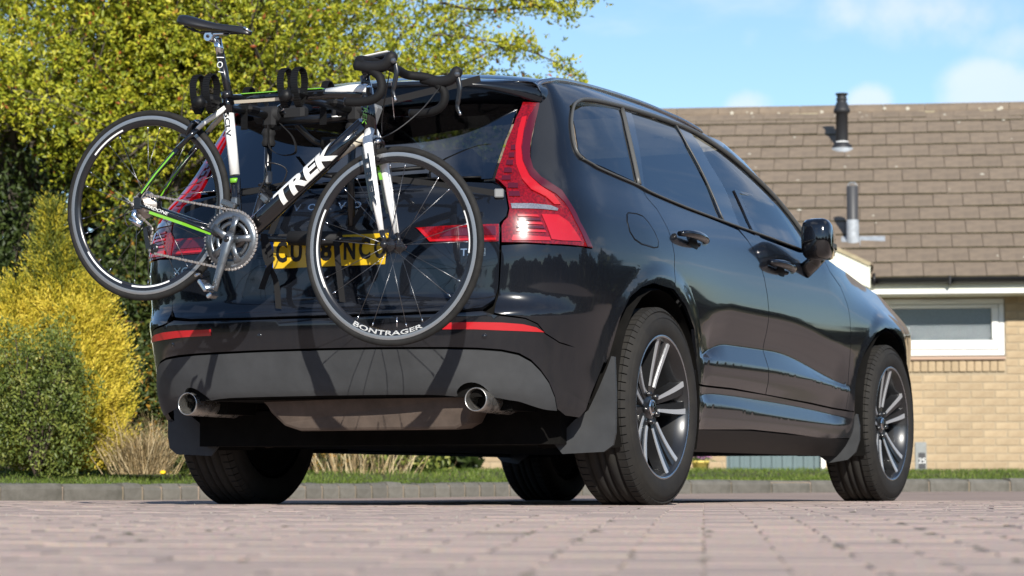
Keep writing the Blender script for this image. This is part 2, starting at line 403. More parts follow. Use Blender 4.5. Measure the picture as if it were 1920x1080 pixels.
def glass_material(name, tint, refl=1.5):
    m = bpy.data.materials.new(name); m.use_nodes = True; n = m.node_tree; n.nodes.clear()
    o = n.nodes.new('ShaderNodeOutputMaterial'); t = n.nodes.new('ShaderNodeBsdfTransparent'); t.inputs[0].default_value = tuple(tint)+(1,)
    g = n.nodes.new('ShaderNodeBsdfGlossy'); g.inputs['Roughness'].default_value = .0; g.inputs['Color'].default_value = (.95, .97, 1, 1)
    fr = n.nodes.new('ShaderNodeFresnel'); fr.inputs[0].default_value = refl
    mx_ = n.nodes.new('ShaderNodeMixShader'); n.links.new(fr.outputs[0], mx_.inputs[0]); n.links.new(t.outputs[0], mx_.inputs[1]); n.links.new(g.outputs[0], mx_.inputs[2])
    n.links.new(mx_.outputs[0], o.inputs[0]); MATS[name] = m; return m
PAINT = paint_material()
CLAD = mat('grey_plastic', (.050, .052, .055), .5, spec=.3, var=.3, vscale=5, bump=.06, bscale=700, dist=.002, rvar=.08)
RUBBER = mat('tyre_rubber', (.018, .017, .0165), .8, spec=.25, var=1, vscale=9, vcol=(.027, .025, .022), bump=.1, bscale=250, dist=.003)
BLACKP = mat('black_plastic', (.006, .006, .0065), .45, spec=.22, bump=.05, bscale=400, dist=.001)
GLOSSB = mat('gloss_black', (.004, .004, .005), .08, coat=1)
TRIM = mat('window_trim', (.075, .075, .072), .42, spec=.5)
ALU = mat('alloy', (.55, .56, .58), .3, metal=1, rvar=.08, vscale=40)
FACE = mat('machined_face', (.52, .53, .55), .36, metal=.55)
ALUD = mat('dark_alloy', (.016, .0165, .018), .32, metal=.3, coat=.6, coat_rough=.1)
CHROME = mat('chrome', (.75, .75, .76), .12, metal=1)
STEEL = mat('exhaust_steel', (.46, .445, .42), .3, metal=.9, rvar=.12, vscale=60)
MUFF = mat('silencer_steel', (.105, .078, .062), .7, metal=.1, var=.4, vscale=9, bump=.15, bscale=30, dist=.003)
UNDER = mat('underbody', (.006, .0055, .005), .9, spec=.15, var=.5, vscale=12)
LENS = mat('lamp_red', (.22, .002, .005), .16, coat=1, spec=.4, var=1, vscale=120, vcol=(.10, .0015, .003), detail=1)
LENSD = mat('lamp_dark_red', (.07, .004, .010), .12, coat=1, spec=.6)
LENSB = mat('lamp_bright_red', (.40, .005, .008), .16, coat=1, spec=.6)
LENSC = mat('lamp_clear', (.45, .44, .45), .15, metal=.7, coat=1, var=.4, vscale=160)
REFL = mat('reflector_red', (.42, .012, .018), .22, coat=1, bump=.3, bscale=160, dist=.002)
GLASS_S = glass_material('side_glass', (.74, .82, .78), 2.2)
GLASS_R = glass_material('rear_glass', (.06, .075, .08), 2.5)
SEATM = mat('seat_cloth', (.02, .02, .022), .85)
YELLOW = mat('plate_yellow', (.66, .42, .015), .35, coat=.4, var=.12, vscale=14)
BLUE = mat('plate_blue', (.01, .09, .45), .4)
INK = mat('plate_ink', (.008, .008, .008), .5)
WHITE = mat('white_paint', (.78, .78, .76), .25, coat=.6)
SILVERB = mat('badge_silver', (.6, .61, .62), .22, metal=1)
PREC = mat('plate_surround', (.02, .02, .022), .5)
# ---------------------------------------------------------------- ground: block-paved close, kerb, grass verge
def road_z(x, y):
    """height of the paving: falls away a little towards the camera, rises gently towards the far kerb"""
    y = np.asarray(y, float)
    return -.032*smooth(6.5, 2.0, y) + .038*smooth(13.5, 20.5, y)*smooth(-3.0, 1.5, np.asarray(x, float))
KERB = [(-30, -9), (-14, 4.2), (-8.5, 9.0), (-5.2, 11.8), (-2.76, 14.0), (-1.2, 15.5), (.2, 16.9), (1.6, 18.2), (3.0, 19.3), (4.4, 20.1), (6.0, 20.7), (8.5, 21.2), (14, 21.5), (40, 21.8)]
kp = [Vector((p.x, p.y, 0)) for p in spline([(a, b, 0) for a, b in KERB], 14)]
def paving_material(name, far=False):
    m = bpy.data.materials.new(name); m.use_nodes = True; n = m.node_tree; b = n.nodes['Principled BSDF']
    b.inputs['Roughness'].default_value = .88; b.inputs['Specular IOR Level'].default_value = .3
    tcn = n.nodes.new('ShaderNodeTexCoord'); geo = n.nodes.new('ShaderNodeNewGeometry')
    no = n.nodes.new('ShaderNodeTexNoise'); no.inputs['Scale'].default_value = 2.2; no.inputs['Detail'].default_value = 6; n.links.new(geo.outputs['Position'], no.inputs['Vector'])
    fi = n.nodes.new('ShaderNodeTexNoise'); fi.inputs['Scale'].default_value = 260; fi.inputs['Detail'].default_value = 3; n.links.new(geo.outputs['Position'], fi.inputs['Vector'])
    c1 = n.nodes.new('ShaderNodeMix'); c1.data_type = 'RGBA'; c1.inputs['A'].default_value = (.370, .275, .230, 1); c1.inputs['B'].default_value = (.320, .240, .205, 1); n.links.new(no.outputs['Fac'], c1.inputs['Factor'])
    c2 = n.nodes.new('ShaderNodeMix'); c2.data_type = 'RGBA'; c2.blend_type = 'OVERLAY'; c2.inputs['Factor'].default_value = .45; n.links.new(c1.outputs['Result'], c2.inputs['A']); n.links.new(fi.outputs['Color'], c2.inputs['B'])
    hs = n.nodes.new('ShaderNodeHueSaturation'); hs.inputs['Saturation'].default_value = .85; n.links.new(c2.outputs['Result'], hs.inputs['Color'])
    rn = n.nodes.new('ShaderNodeNewGeometry')
    mr = n.nodes.new('ShaderNodeMapRange'); mr.inputs[3].default_value = .96; mr.inputs[4].default_value = 1.04
    n.links.new(rn.outputs['Random Per Island'], mr.inputs[0]); n.links.new(mr.outputs[0], hs.inputs['Value'])
    n.links.new(hs.outputs[0], b.inputs['Base Color'])
    bu = n.nodes.new('ShaderNodeBump'); bu.inputs['Strength'].default_value = .5; bu.inputs['Distance'].default_value = .003; n.links.new(fi.outputs['Fac'], bu.inputs['Height']); n.links.new(bu.outputs[0], b.inputs['Normal'])
    return m
PAVE = paving_material('block_paving')
SAND = mat('joint_sand', (.27, .21, .165), .95, var=1, vscale=3, vcol=(.20, .165, .11), bump=.3, bscale=200, dist=.003)
def far_paving():
    m = mat('far_paving', (.32, .24, .20), .9, var=.25, vscale=1.2, bump=.25, bscale=120, dist=.004); return m
FARP = far_paving()
# bedding sheet under the paving, out to the horizon
gx = np.array([-400, -60, -20, -8, -4, -2, -1, 0, 1, 2, 4, 8, 20, 60, 400.]); gy = np.concatenate([[-400, -60, -20, -4], np.arange(-1, 24.1, .5), [30, 60, 150, 600.]])
GX, GY = np.meshgrid(gx, gy, indexing='ij'); GZ = road_z(GX, GY) - .009
V = np.stack([GX.ravel(), GY.ravel(), GZ.ravel()], 1); ny = len(gy)
Q = [(i*ny+j, (i+1)*ny+j, (i+1)*ny+j+1, i*ny+j+1) for i in range(len(gx)-1) for j in range(ny-1)]
ground = link_mesh('ground', fast_mesh('ground', V, Q), None, FARP); tag(ground, kind='structure')
for p in ground.data.polygons: p.use_smooth = True
# herringbone blocks, 200 x 100 mm
paving = empty('block_paving', (0, 0, 0)); tag(paving, kind='structure')
PA = math.radians(-4.2); ca, sa = math.cos(PA), math.sin(PA); U = .1015
blocks = []
for i in range(-60, 70):
    for j in range(8, 135):
        t = (i-j) % 4
        if t == 0: c = ((i+1)*U, (j+.5)*U, .2, .1)
        elif t == 3: c = ((i+.5)*U, (j+1)*U, .1, .2)
        else: continue
        X = c[0]*ca - c[1]*sa; Y = c[0]*sa + c[1]*ca
        if Y < 1.35 or Y > 12.5 or abs(X) > .205*Y+.35: continue
        blocks.append((Y, X, c[2], c[3]))
blocks.sort()
def block_geo(wx, wy, jit):
    b = .0018; hx, hy = wx/2-.0002, wy/2-.0002
    top = [(-hx+b, -hy+b, 0), (hx-b, -hy+b, 0), (hx-b, hy-b, 0), (-hx+b, hy-b, 0)]
    mid = [(-hx, -hy, -b*.8), (hx, -hy, -b*.8), (hx, hy, -b*.8), (-hx, hy, -b*.8)]
    low = [(x, y, -.03) for x, y, _ in mid]
    f = [(0, 1, 2, 3)] + [(k, 4+k, 4+(k+1) % 4, (k+1) % 4) for k in range(4)] + [(4+k, 8+k, 8+(k+1) % 4, 4+(k+1) % 4) for k in range(4)]
    return np.array(top+mid+low), f
bmesh_h = {}
for wx, wy in ((.2, .1), (.1, .2)):
    v, f = block_geo(wx, wy, 0); me = bpy.data.meshes.new('paving_block'); me.from_pydata([tuple(p) for p in v], [], f); me.materials.append(PAVE); bmesh_h[(wx, wy)] = me
seen = [b for b in blocks if abs(b[1]) < .199*b[0]+.05 and b[0] > 1.9]
near_set = set(seen[:300])
rest_v, rest_f = [], []
for b in blocks:
    Y, X, wx, wy = b; jz = float(RNG.normal(0, .0006)); ta, tb = RNG.normal(0, .0016, 2); z = float(road_z(X, Y))+jz
    if b in near_set:
        o = bpy.data.objects.new('paving_block', bmesh_h[(wx, wy)]); COL.objects.link(o); o.parent = paving
        o.location = (X, Y, z); o.rotation_euler = (ta, tb, PA+float(RNG.normal(0, .004)))
    else:
        v, f = block_geo(wx, wy, 0); v = v + np.array([0, 0, 0]); n0 = len(rest_v)
        for p in v: rest_v.append((X+p[0]*ca-p[1]*sa, Y+p[0]*sa+p[1]*ca, z+p[2]+p[1]*ta+p[0]*tb))
        rest_f += [tuple(k+n0 for k in q) for q in f]
me = bpy.data.meshes.new('far_blocks'); me.from_pydata(rest_v, [], rest_f); o = link_mesh('far_blocks', me, paving, PAVE); o['kind'] = 'stuff'
# sand and moss showing in the joints
jv = []; jf = []
for j in range(40):
    y = 1.0+12*j/39
    for x in (-.21*y-.6, .21*y+.6): jv.append((x, y, float(road_z(x, y))-.0020))
jf = [(2*j, 2*j+1, 2*j+3, 2*j+2) for j in range(39)]
me = bpy.data.meshes.new('joint_sand'); me.from_pydata(jv, [], jf); link_mesh('joint_sand', me, paving, SAND)
# little stones, leaf bits and moss tufts in the joints
GRIT = mat('grit', (.27, .24, .21), .9); MOSS = mat('moss', (.055, .062, .022), .95, var=.5, vscale=80)
mv, mf_, gv, gf = [], [], [], []
for k in range(900):
    y = 1.9+9*RNG.random()**1.6; x = (RNG.random()-.5)*.42*y
    # snap moss to block corners
    iu = round((x*ca+y*sa)/U); jv_ = round((-x*sa+y*ca)/U)
    if k < 60:
        iu = (-4, -2, 0, 2, 4, 6)[k % 6]; y = 1.9+4.5*RNG.random()**1.3; jv_ = round(y/U); X, Y = iu*U*ca-jv_*U*sa, iu*U*sa+jv_*U*ca; X += RNG.normal(0, .004); Y += RNG.normal(0, .012); s = .009+.013*RNG.random(); v, f = mv, mf_; h = s*.16
    elif k < 420:
        X, Y = iu*U*ca-jv_*U*sa, iu*U*sa+jv_*U*ca; X += RNG.normal(0, .006); Y += RNG.normal(0, .006); s = .005+.010*RNG.random()**2; v, f = mv, mf_; h = s*.22
    else: X, Y = x, y; s = .0015+.004*RNG.random()**2; v, f = gv, gf; h = s*1.3
    n0 = len(v); z = float(road_z(X, Y))-.0015
    for q in range(6):
        w = q*math.pi/3+k; v.append((X+s*math.cos(w)*(.7+.6*RNG.random()), Y+s*math.sin(w)*(.7+.6*RNG.random()), z))
    v.append((X, Y, z+h)); f += [(n0+q, n0+(q+1) % 6, n0+6) for q in range(6)]
for nm, v, f, m_ in (('moss', mv, mf_, MOSS), ('grit', gv, gf, GRIT)):
    me = bpy.data.meshes.new(nm); me.from_pydata(v, [], f); o = link_mesh(nm, me, paving, m_); o['kind'] = 'stuff'
# kerb of separate stones
KST = mat('kerb_stone', (.155, .145, .125), .9, var=1, vscale=9, vcol=(.09, .085, .07), bump=.5, bscale=90, dist=.006, objvar=.12)
kerb = empty('kerb', (-2.76, 14, 0)); tag(kerb, kind='structure')
acc = [0.]
for a, b in zip(kp, kp[1:]): acc.append(acc[-1]+(b-a).length)
def kerb_at(s):
    i = int(np.clip(np.searchsorted(acc, s)-1, 0, len(kp)-2)); t = (s-acc[i])/(acc[i+1]-acc[i]); p = kp[i].lerp(kp[i+1], t); d = (kp[i+1]-kp[i]).normalized(); return p, d
s_a = min(range(len(kp)), key=lambda i: (kp[i]-Vector((-4.2, 12.7, 0))).length); s_ = acc[s_a]; end = acc[min(range(len(kp)), key=lambda i: (kp[i]-Vector((8.5, 21.2, 0))).length)]
first = True; k = 0
while s_ < end:
    p, d = kerb_at(s_); L_ = .40 if p.x < -2.35 else (.132 if p.x < 1.2 else .40)
    p, d = kerb_at(s_+L_/2); n_ = Vector((-d.y, d.x, 0)); zb = float(road_z(p.x, p.y)); h_ = .080+float(RNG.normal(0, .003))
    mb = MB(); w_ = .125
    pr = [(0, -.05), (0, h_-.03), (.010, h_-.012), (.028, h_), (w_, h_+.004), (w_, -.05)]
    vs = []
    for e in (-1, 1):
        for a, b in pr: vs.append((e*(L_/2-.006-.004*RNG.random()), a+RNG.normal(0, .0015), b+RNG.normal(0, .002)))
    nn = len(pr); mb.add(vs, [tuple(range(nn)), tuple(range(nn, 2*nn))[::-1]] + [(q, (q+1) % nn, nn+(q+1) % nn, nn+q) for q in range(nn)], False)
    o = mb.build('kerb_stone', KST, kerb); o.location = (p.x-kerb.location.x, p.y-kerb.location.y, zb); o.rotation_euler = (0, 0, math.atan2(d.y, d.x)+float(RNG.normal(0, .01)))
    s_ += L_; k += 1
kb = []
kf = []
for i, p in enumerate(kp):
    d = (kp[min(i+1, len(kp)-1)]-kp[max(i-1, 0)]).normalized(); n_ = Vector((-d.y, d.x, 0)); zb = float(road_z(p.x, p.y))
    q = p+n_*.012; r = p+n_*.118
    kb += [(q.x, q.y, zb-.03), (q.x, q.y, zb+.066), (r.x, r.y, zb+.068), (r.x, r.y, zb-.03)]
for i in range(len(kp)-1):
    for j in range(3): kf.append((i*4+j, i*4+4+j, i*4+5+j, i*4+1+j))
me = bpy.data.meshes.new('kerb_bed'); me.from_pydata(kb, [], kf); link_mesh('kerb_bed', me, kerb, SAND).location = -kerb.location
# verge
SOIL = mat('verge_soil', (.06, .075, .022), .95, var=1, vscale=6, vcol=(.075, .058, .032), bump=.5, bscale=60, dist=.01)
def verge_z(d, x, y): return float(road_z(x, y)) + .075 + .085*float(smooth(.1, 2.2, d))
vv, vf = [], []; OFF = [.11, .3, .6, 1.0, 1.6, 2.4, 4, 7, 12, 25, 60]
for p, i in zip(kp, range(len(kp))):
    d = (kp[min(i+1, len(kp)-1)]-kp[max(i-1, 0)]).normalized(); n_ = Vector((-d.y, d.x, 0))
    for f_ in OFF:
        q = p+n_*f_; vv.append((q.x, q.y, verge_z(f_, p.x, p.y)))
m_ = len(OFF)
for i in range(len(kp)-1):
    for j in range(m_-1): vf.append((i*m_+j, (i+1)*m_+j, (i+1)*m_+j+1, i*m_+j+1))
me = bpy.data.meshes.new('verge'); me.from_pydata(vv, [], vf); verge = link_mesh('verge', me, None, SOIL); tag(verge, kind='structure')
# ---------------------------------------------------------------- foliage helpers
def leaf_material(name, stops, rough=.5, trans=.28):
    """stops: colours picked by the per-leaf attribute 'tint'"""
    m = bpy.data.materials.new(name); m.use_nodes = True; n = m.node_tree; n.nodes.clear()
    o = n.nodes.new('ShaderNodeOutputMaterial'); at = n.nodes.new('ShaderNodeAttribute'); at.attribute_name = 'tint'
    rp = n.nodes.new('ShaderNodeValToRGB'); cr = rp.color_ramp
    while len(cr.elements) < len(stops): cr.elements.new(.5)
    for e, (p, c) in zip(cr.elements, stops): e.position = p; e.color = tuple(c)+(1,)
    n.links.new(at.outputs['Fac'], rp.inputs[0])
    pb = n.nodes.new('ShaderNodeBsdfPrincipled'); pb.inputs['Roughness'].default_value = rough; pb.inputs['Specular IOR Level'].default_value = .35
    n.links.new(rp.outputs[0], pb.inputs['Base Color'])
    tr = n.nodes.new('ShaderNodeBsdfTranslucent'); n.links.new(rp.outputs[0], tr.inputs[0])
    mx_ = n.nodes.new('ShaderNodeMixShader'); mx_.inputs[0].default_value = trans
    n.links.new(pb.outputs[0], mx_.inputs[1]); n.links.new(tr.outputs[0], mx_.inputs[2]); n.links.new(mx_.outputs[0], o.inputs[0]); return m
def leaves(name, P, D, size, material, parent=None, width=.42, tint=None, up=None, base=(0, 0, 0), fold=.15, rng=RNG, face=None, simple=False):
    """leaves at P pointing along D (both n x 3), each a folded four-triangle blade"""
    n = len(P); D = D/np.maximum(np.linalg.norm(D, axis=1, keepdims=True), 1e-9)
    size = np.broadcast_to(np.asarray(size, float), (n,))
    r = rng.normal(size=(n, 3))*(.55 if face is not None else 1)
    if face is not None: r = r+np.array(face)            # blades turn their faces to the light
    S = np.cross(D, r); S /= np.maximum(np.linalg.norm(S, axis=1, keepdims=True), 1e-9); N = np.cross(S, D)
    L = size[:, None]; W = L*width
    if simple:                 # two triangles a leaf, folded along the midrib
        V = np.stack([P, P+D*L*.45+S*W*.5+N*L*fold, P+D*L, P+D*L*.45-S*W*.5+N*L*fold], 1).reshape(-1, 3)-np.array(base); i = np.arange(n)[:, None]*4
        me = fast_mesh(name, V, np.concatenate([i+np.array([[0, 1, 2]]), i+np.array([[0, 2, 3]])], 0)); t = rng.random(n) if tint is None else tint
        at = me.attributes.new('tint', 'FLOAT', 'POINT'); at.data.foreach_set('value', np.repeat(t, 4).astype(np.float32)); return link_mesh(name, me, parent, material)
    v = np.stack([P, P+D*L*.45+S*W*.5+N*L*fold, P+D*L, P+D*L*.45-S*W*.5+N*L*fold, P+D*L*.5], 1)
    V = v.reshape(-1, 3) - np.array(base)
    i = np.arange(n)[:, None]*5
    Q = np.concatenate([i+np.array([[0, 1, 4]]), i+np.array([[1, 2, 4]]), i+np.array([[0, 4, 3]]), i+np.array([[4, 2, 3]])], 0)
    me = fast_mesh(name, V, Q)
    t = rng.random(n) if tint is None else tint
    at = me.attributes.new('tint', 'FLOAT', 'POINT'); at.data.foreach_set('value', np.repeat(t, 5).astype(np.float32))
    return link_mesh(name, me, parent, material)
def blades(name, P, D, size, width, material, parent=None, tint=None, bend=.3, base=(0, 0, 0), rng=RNG):
    """grass blades: tapering bent strips of three segments"""
    n = len(P); size = np.broadcast_to(np.asarray(size, float), (n,))[:, None]
    r = rng.normal(size=(n, 3)); r[:, 2] *= .2; S = np.cross(D, r); S /= np.maximum(np.linalg.norm(S, axis=1, keepdims=True), 1e-9); B = np.cross(S, D)*np.sign(rng.random((n, 1))-.3)
    w = np.broadcast_to(np.asarray(width, float), (n,))[:, None]
    a = P; b = P+D*size*.5+B*size*bend*.22; c = P+D*size*.9+B*size*bend*.75-np.array([0, 0, 1])*size*bend*.2
    v = np.stack([a-S*w*.5, a+S*w*.5, b-S*w*.42, b+S*w*.42, c], 1).reshape(-1, 3)-np.array(base)
    i = np.arange(n)[:, None]*5
    Q = np.concatenate([i+np.array([[0, 1, 3]]), i+np.array([[0, 3, 2]]), i+np.array([[2, 3, 4]])], 0)
    me = fast_mesh(name, v, Q); t = rng.random(n) if tint is None else tint
    at = me.attributes.new('tint', 'FLOAT', 'POINT'); at.data.foreach_set('value', np.repeat(t, 5).astype(np.float32))
    return link_mesh(name, me, parent, material)
def unit(n, rng=RNG):
    v = rng.normal(size=(n, 3)); return v/np.linalg.norm(v, axis=1, keepdims=True)
# ---------------------------------------------------------------- the bungalow behind
BRK = mat('buff_brick', (.43, .33, .21), .85, var=1, vscale=9, vcol=(.35, .26, .16), bump=.3, bscale=70, dist=.004, objvar=.09)
MORT = mat('mortar', (.37, .30, .205), .95, var=.2, vscale=30, bump=.3, bscale=90, dist=.004)
TILE = mat('roof_tile', (.215, .165, .118), .9, var=1, vscale=7, vcol=(.160, .124, .092), bump=.4, bscale=60, dist=.006, objvar=.05)
MORTR = mat('ridge_mortar', (.40, .34, .22), .95, var=.3, vscale=15, bump=.5, bscale=40, dist=.01)
UPVC = mat('white_upvc', (.78, .78, .76), .4); CREAM = mat('cream_paint', (.70, .70, .58), .55, var=.12, vscale=6)
GUT = mat('gutter_black', (.012, .012, .014), .4); LEAD = mat('lead', (.36, .39, .42), .6, var=.35, vscale=18)
TEAL = mat('teal_door', (.115, .165, .175), .5, var=.1, vscale=4); DGREY = mat('vent_grey', (.05, .05, .053), .5); FLUEB = mat('flue_black', (.020, .021, .024), .55)
OBSC = mat('obscure_glass', (.045, .06, .07), .12, var=1, vscale=120, vcol=(.14, .17, .18), spec=.7, bump=.8, bscale=160, dist=.004, coat=.5)
SILLM = mat('sill_tile', (.42, .29, .22), .8); LICH = mat('lichen', (.42, .39, .32), .95)
HO = Vector((4.26, 24.7, 0)); HRZ = math.radians(-7.5)
house = empty('brick_bungalow', (HO.x, HO.y, .1), HRZ, 'low buff brick bungalow with brown tiled roof behind the car', 'house')
HB = (0, 0, .1)
# openings on the front wall: (x0, x1, z0, z1)
WIN = (-.95, .428, 1.298, 1.852); GAR = (-2.222, -1.317, .05, 1.95); ABR = (-4.80, -4.57, .352, .408)
wall_o = MB()
X_L, X_R, Z0, Z1 = -5.30, 3.6, .0, 1.95
def slab(x0, x1, z0, z1): wall_o.box(((x0+x1)/2, .101, (z0+z1)/2), (x1-x0, .20, z1-z0))
slab(X_L, GAR[0], Z0, Z1); slab(GAR[1], WIN[0], Z0, Z1); slab(WIN[0], WIN[1], Z0, WIN[2]); slab(WIN[0], WIN[1], WIN[3], Z1); slab(WIN[1], X_R, Z0, Z1)
wall_o.box((X_L+.1, 2.6, .98), (.2, 5.0, 1.95)); wall_o.box((X_R-.1, 2.6, .98), (.2, 5.0, 1.95)); wall_o.box(((X_L+X_R)/2, 5.1, .98), (X_R-X_L, .2, 1.95))
wall = wall_o.build('wall', MORT, house, HB)
BL, BH, ST, CO = .215, .065, .225, .075
bme = {}
def brick_mesh(l):
    l = round(l, 3)
    if l not in bme:
        o = MB().box((0, 0, 0), (l, .035, BH), bev=.004).build('brick', BRK); bme[l] = o.data; bpy.data.objects.remove(o)
    return bme[l]
vis, hid = [], []
row = 0; z = .035
while z + BH/2 < Z1-.01:
    x = X_L - (ST/2 if row % 2 else 0)
    while x < X_R:
        a, b = max(x+.005, X_L), min(x+ST-.005, X_R); parts = [(a, b)]
        for ox0, ox1, oz0, oz1 in (WIN, GAR, (WIN[0]-.02, WIN[1]+.002, 1.149, 1.30), ABR):
            if oz0-.02 < z < oz1+.02:
                np_ = []
                for p, q in parts:
                    if q <= ox0 or p >= ox1: np_.append((p, q)); continue
                    if p < ox0: np_.append((p, ox0-.004))
                    if q > ox1: np_.append((ox1+.004, q))
                parts = np_
        for p, q in parts:
            if q-p > .02:
                c = (p+q)/2
                seen_ = (c > -.62 and c < .75 and z < 1.16) or (c > .40 and c < .75) or (-5.25 < c < -4.2 and z < .52) or (-2.75 < c < -2.2 and z < .52)
                (vis if seen_ else hid).append((c, z, q-p))
        x += ST
    z += CO; row += 1
for c, z, l in vis[:290]:
    o = bpy.data.objects.new('brick', brick_mesh(l)); COL.objects.link(o); o.parent = wall
    o.location = (c, .014+float(RNG.normal(0, .0010)), z-HB[2]); o.rotation_euler = (float(RNG.normal(0, .004)), 0, float(RNG.normal(0, .003)))
hb = MB()
for c, z, l in vis[290:]+hid: hb.box((c, .014, z), (l, .035, BH))
o = hb.build('brickwork', BRK, wall, HB); o['kind'] = 'stuff'
# soldier course and sill under the window
x = WIN[0]
while x < WIN[1]-.03:
    o = bpy.data.objects.new('brick', brick_mesh(.1025)); COL.objects.link(o); o.parent = wall; o.rotation_euler = (0, math.pi/2, 0)
    o.location = (x+.034, -.004+float(RNG.normal(0, .001)), 1.203-HB[2]); o.scale = (1.0, 1, 1); x += .0725
MB().box(((WIN[0]+WIN[1])/2, -.005, 1.279), (WIN[1]-WIN[0]+.0, .09, .03), bev=.004).build('window_sill', SILLM, house, HB)
av = MB().box(((ABR[0]+ABR[1])/2, .012, .38), (.222, .03, .06), bev=.003).build('air_brick', BRK, house, HB)
for r in range(2):
    for k in range(9): MB().box((ABR[0]+.020+k*.0235, -.0035, .368+r*.026), (.013, .004, .014)).build('vent_hole', GUT, av, HB)
# window
wf = MB(); x0, x1, z0, z1 = WIN; fw = .055
for c, d in ((((x0+x1)/2, .05, z1-fw/2-.002), (x1-x0-.006, .07, fw)), (((x0+x1)/2, .05, z0+fw/2+.008), (x1-x0-.006, .07, fw)), ((x0+fw/2+.004, .05, (z0+z1)/2), (fw, .07, z1-z0-2*fw-.01)), ((x1-fw/2-.004, .05, (z0+z1)/2), (fw, .07, z1-z0-2*fw-.01))): wf.box(c, d, bev=.006)
window = wf.build('window', UPVC, house, HB)
sf_ = MB(); sx0, sx1, sz0, sz1 = x0+fw+.006, x1-fw-.006, z0+fw+.012, z1-fw-.006; sw = .062
for c, d in ((((sx0+sx1)/2, .04, sz1-sw/4), (sx1-sx0, .06, sw/2)), (((sx0+sx1)/2, .035, sz0+sw*.7), (sx1-sx0, .07, sw*1.4)), ((sx0+sw/2, .035, (sz0+sz1)/2+.03), (sw, .07, sz1-sz0-sw*1.95)), ((sx1-sw/2, .035, (sz0+sz1)/2+.03), (sw, .07, sz1-sz0-sw*1.95))): sf_.box(c, d, bev=.006)
sf_.build('sash', UPVC, window, HB)
MB().box(((sx0+sx1)/2, .055, (sz0+sz1)/2), (sx1-sx0-.06, .01, sz1-sz0-.06)).build('pane', OBSC, window, HB)
MB().box((-.19, .008, 1.815), (.37, .022, .026), bev=.004).build('trickle_vent', UPVC, window, HB)
# fascia, soffit, gutter
MB().box(((-.86+X_R)/2, -.40, 1.945), (X_R+.86, .03, .16), bev=.003).build('fascia_board', CREAM, house, HB)
MB().box(((-.86+X_R)/2, -.415, 1.885), (X_R+.86, .045, .038), bev=.004).build('fascia_trim', UPVC, house, HB)
MB().box(((-.86+X_R)/2, -.19, 1.872), (X_R+.86, .42, .014)).build('soffit', CREAM, house, HB)
gv_, gf_ = [], []
for i, x in enumerate((-.83, X_R)):
    for k in range(13):
        w = math.pi+math.pi*k/12; gv_.append((x, -.475+.055*math.cos(w), 2.012+.055*math.sin(w)))
    for k in range(12, -1, -1):
        w = math.pi+math.pi*k/12; gv_.append((x, -.475+.050*math.cos(w), 2.012+.050*math.sin(w)))
n_ = 26; gf_ = [(k, (k+1) % n_, n_+(k+1) % n_, n_+k) for k in range(n_)] + [tuple(range(n_))]
gutter = MB().add(gv_, gf_).build('gutter', GUT, house, HB)
for x in (-.1, .9, 1.9): MB().box((x, -.475, 1.985), (.02, .12, .085), bev=.004).build('gutter_bracket', GUT, gutter, HB)
MB().tube([(-.815, -.475, 2.0), (-.79, -.475, 2.0)], .062, 14).build('gutter_end', GUT, gutter, HB)
# roof: battens sheet, tiles one by one where they show, ridge
E0, EZ, R0, RZ_ = -.47, 2.015, 3.42, 4.165
RP = math.atan2(RZ_-EZ, R0-E0); rc, rs = math.cos(RP), math.sin(RP); SL = math.hypot(R0-E0, RZ_-EZ)
def roof_pt(x, s, n=0): return Vector((x, E0+s*rc-n*rs, EZ+s*rs+n*rc))
rd_ = MB(); xl, xr = -5.6, 3.8
vs = [roof_pt(xl, .02, -.03), roof_pt(xr, .02, -.03), roof_pt(xr, SL, -.03), roof_pt(xl, SL, -.03), (xr, 2*R0-E0, EZ-.03), (xl, 2*R0-E0, EZ-.03)]
rd_.add(vs, [(0, 1, 2, 3), (3, 2, 4, 5)], False); rd_.add([vs[0]-Vector((0, 0, .02)), vs[1]-Vector((0, 0, .02)), Vector(vs[4])-Vector((0, 0, .02)), Vector(vs[5])-Vector((0, 0, .02))], [(0, 3, 2, 1)], False)
roof = rd_.build('roof', TILE, house, HB)
TW, GA = .292, .338
t_o = MB().box((0, 0, 0), (TW-.003, .40, .024), bev=.004).build('roof_tile', TILE); t_me = t_o.data; bpy.data.objects.remove(t_o)
TMOSS_SHADE = mat('tile_edge_moss_shade', (.075, .062, .035), .95, var=.5, vscale=14); t_me.materials.append(TMOSS_SHADE)  # moss on the lower edges, with each course's shadow line painted in
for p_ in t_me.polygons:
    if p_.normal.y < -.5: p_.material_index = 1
tiles_hid = MB(); nrow = int(SL/GA)+1; cnt = 0
for r in range(nrow):
    s0 = r*GA+.16
    x = xl + (TW/2 if r % 2 else 0)
    while x < xr-.1:
        c = x+TW/2; p = roof_pt(c, min(s0, SL-.12), .014); rot = Matrix.Rotation(RP-.045+float(RNG.normal(0, .006)), 3, 'X')
        D_ = 24.7+p.y; Xw = 4.26+c
        if -3.2 < c < .95 and cnt < 285:
            o = bpy.data.objects.new('roof_tile', t_me); COL.objects.link(o); o.parent = roof
            o.location = (p.x, p.y, p.z-HB[2]+float(RNG.normal(0, .002))); o.rotation_euler = (RP-.045+float(RNG.normal(0, .006)), float(RNG.normal(0, .006)), float(RNG.normal(0, .004))); cnt += 1
        else: tiles_hid.box(p, (TW-.006, .40, .020), rot)
        x += TW
o = tiles_hid.build('far_tiles', TILE, roof, HB); o['kind'] = 'stuff'
x = xl
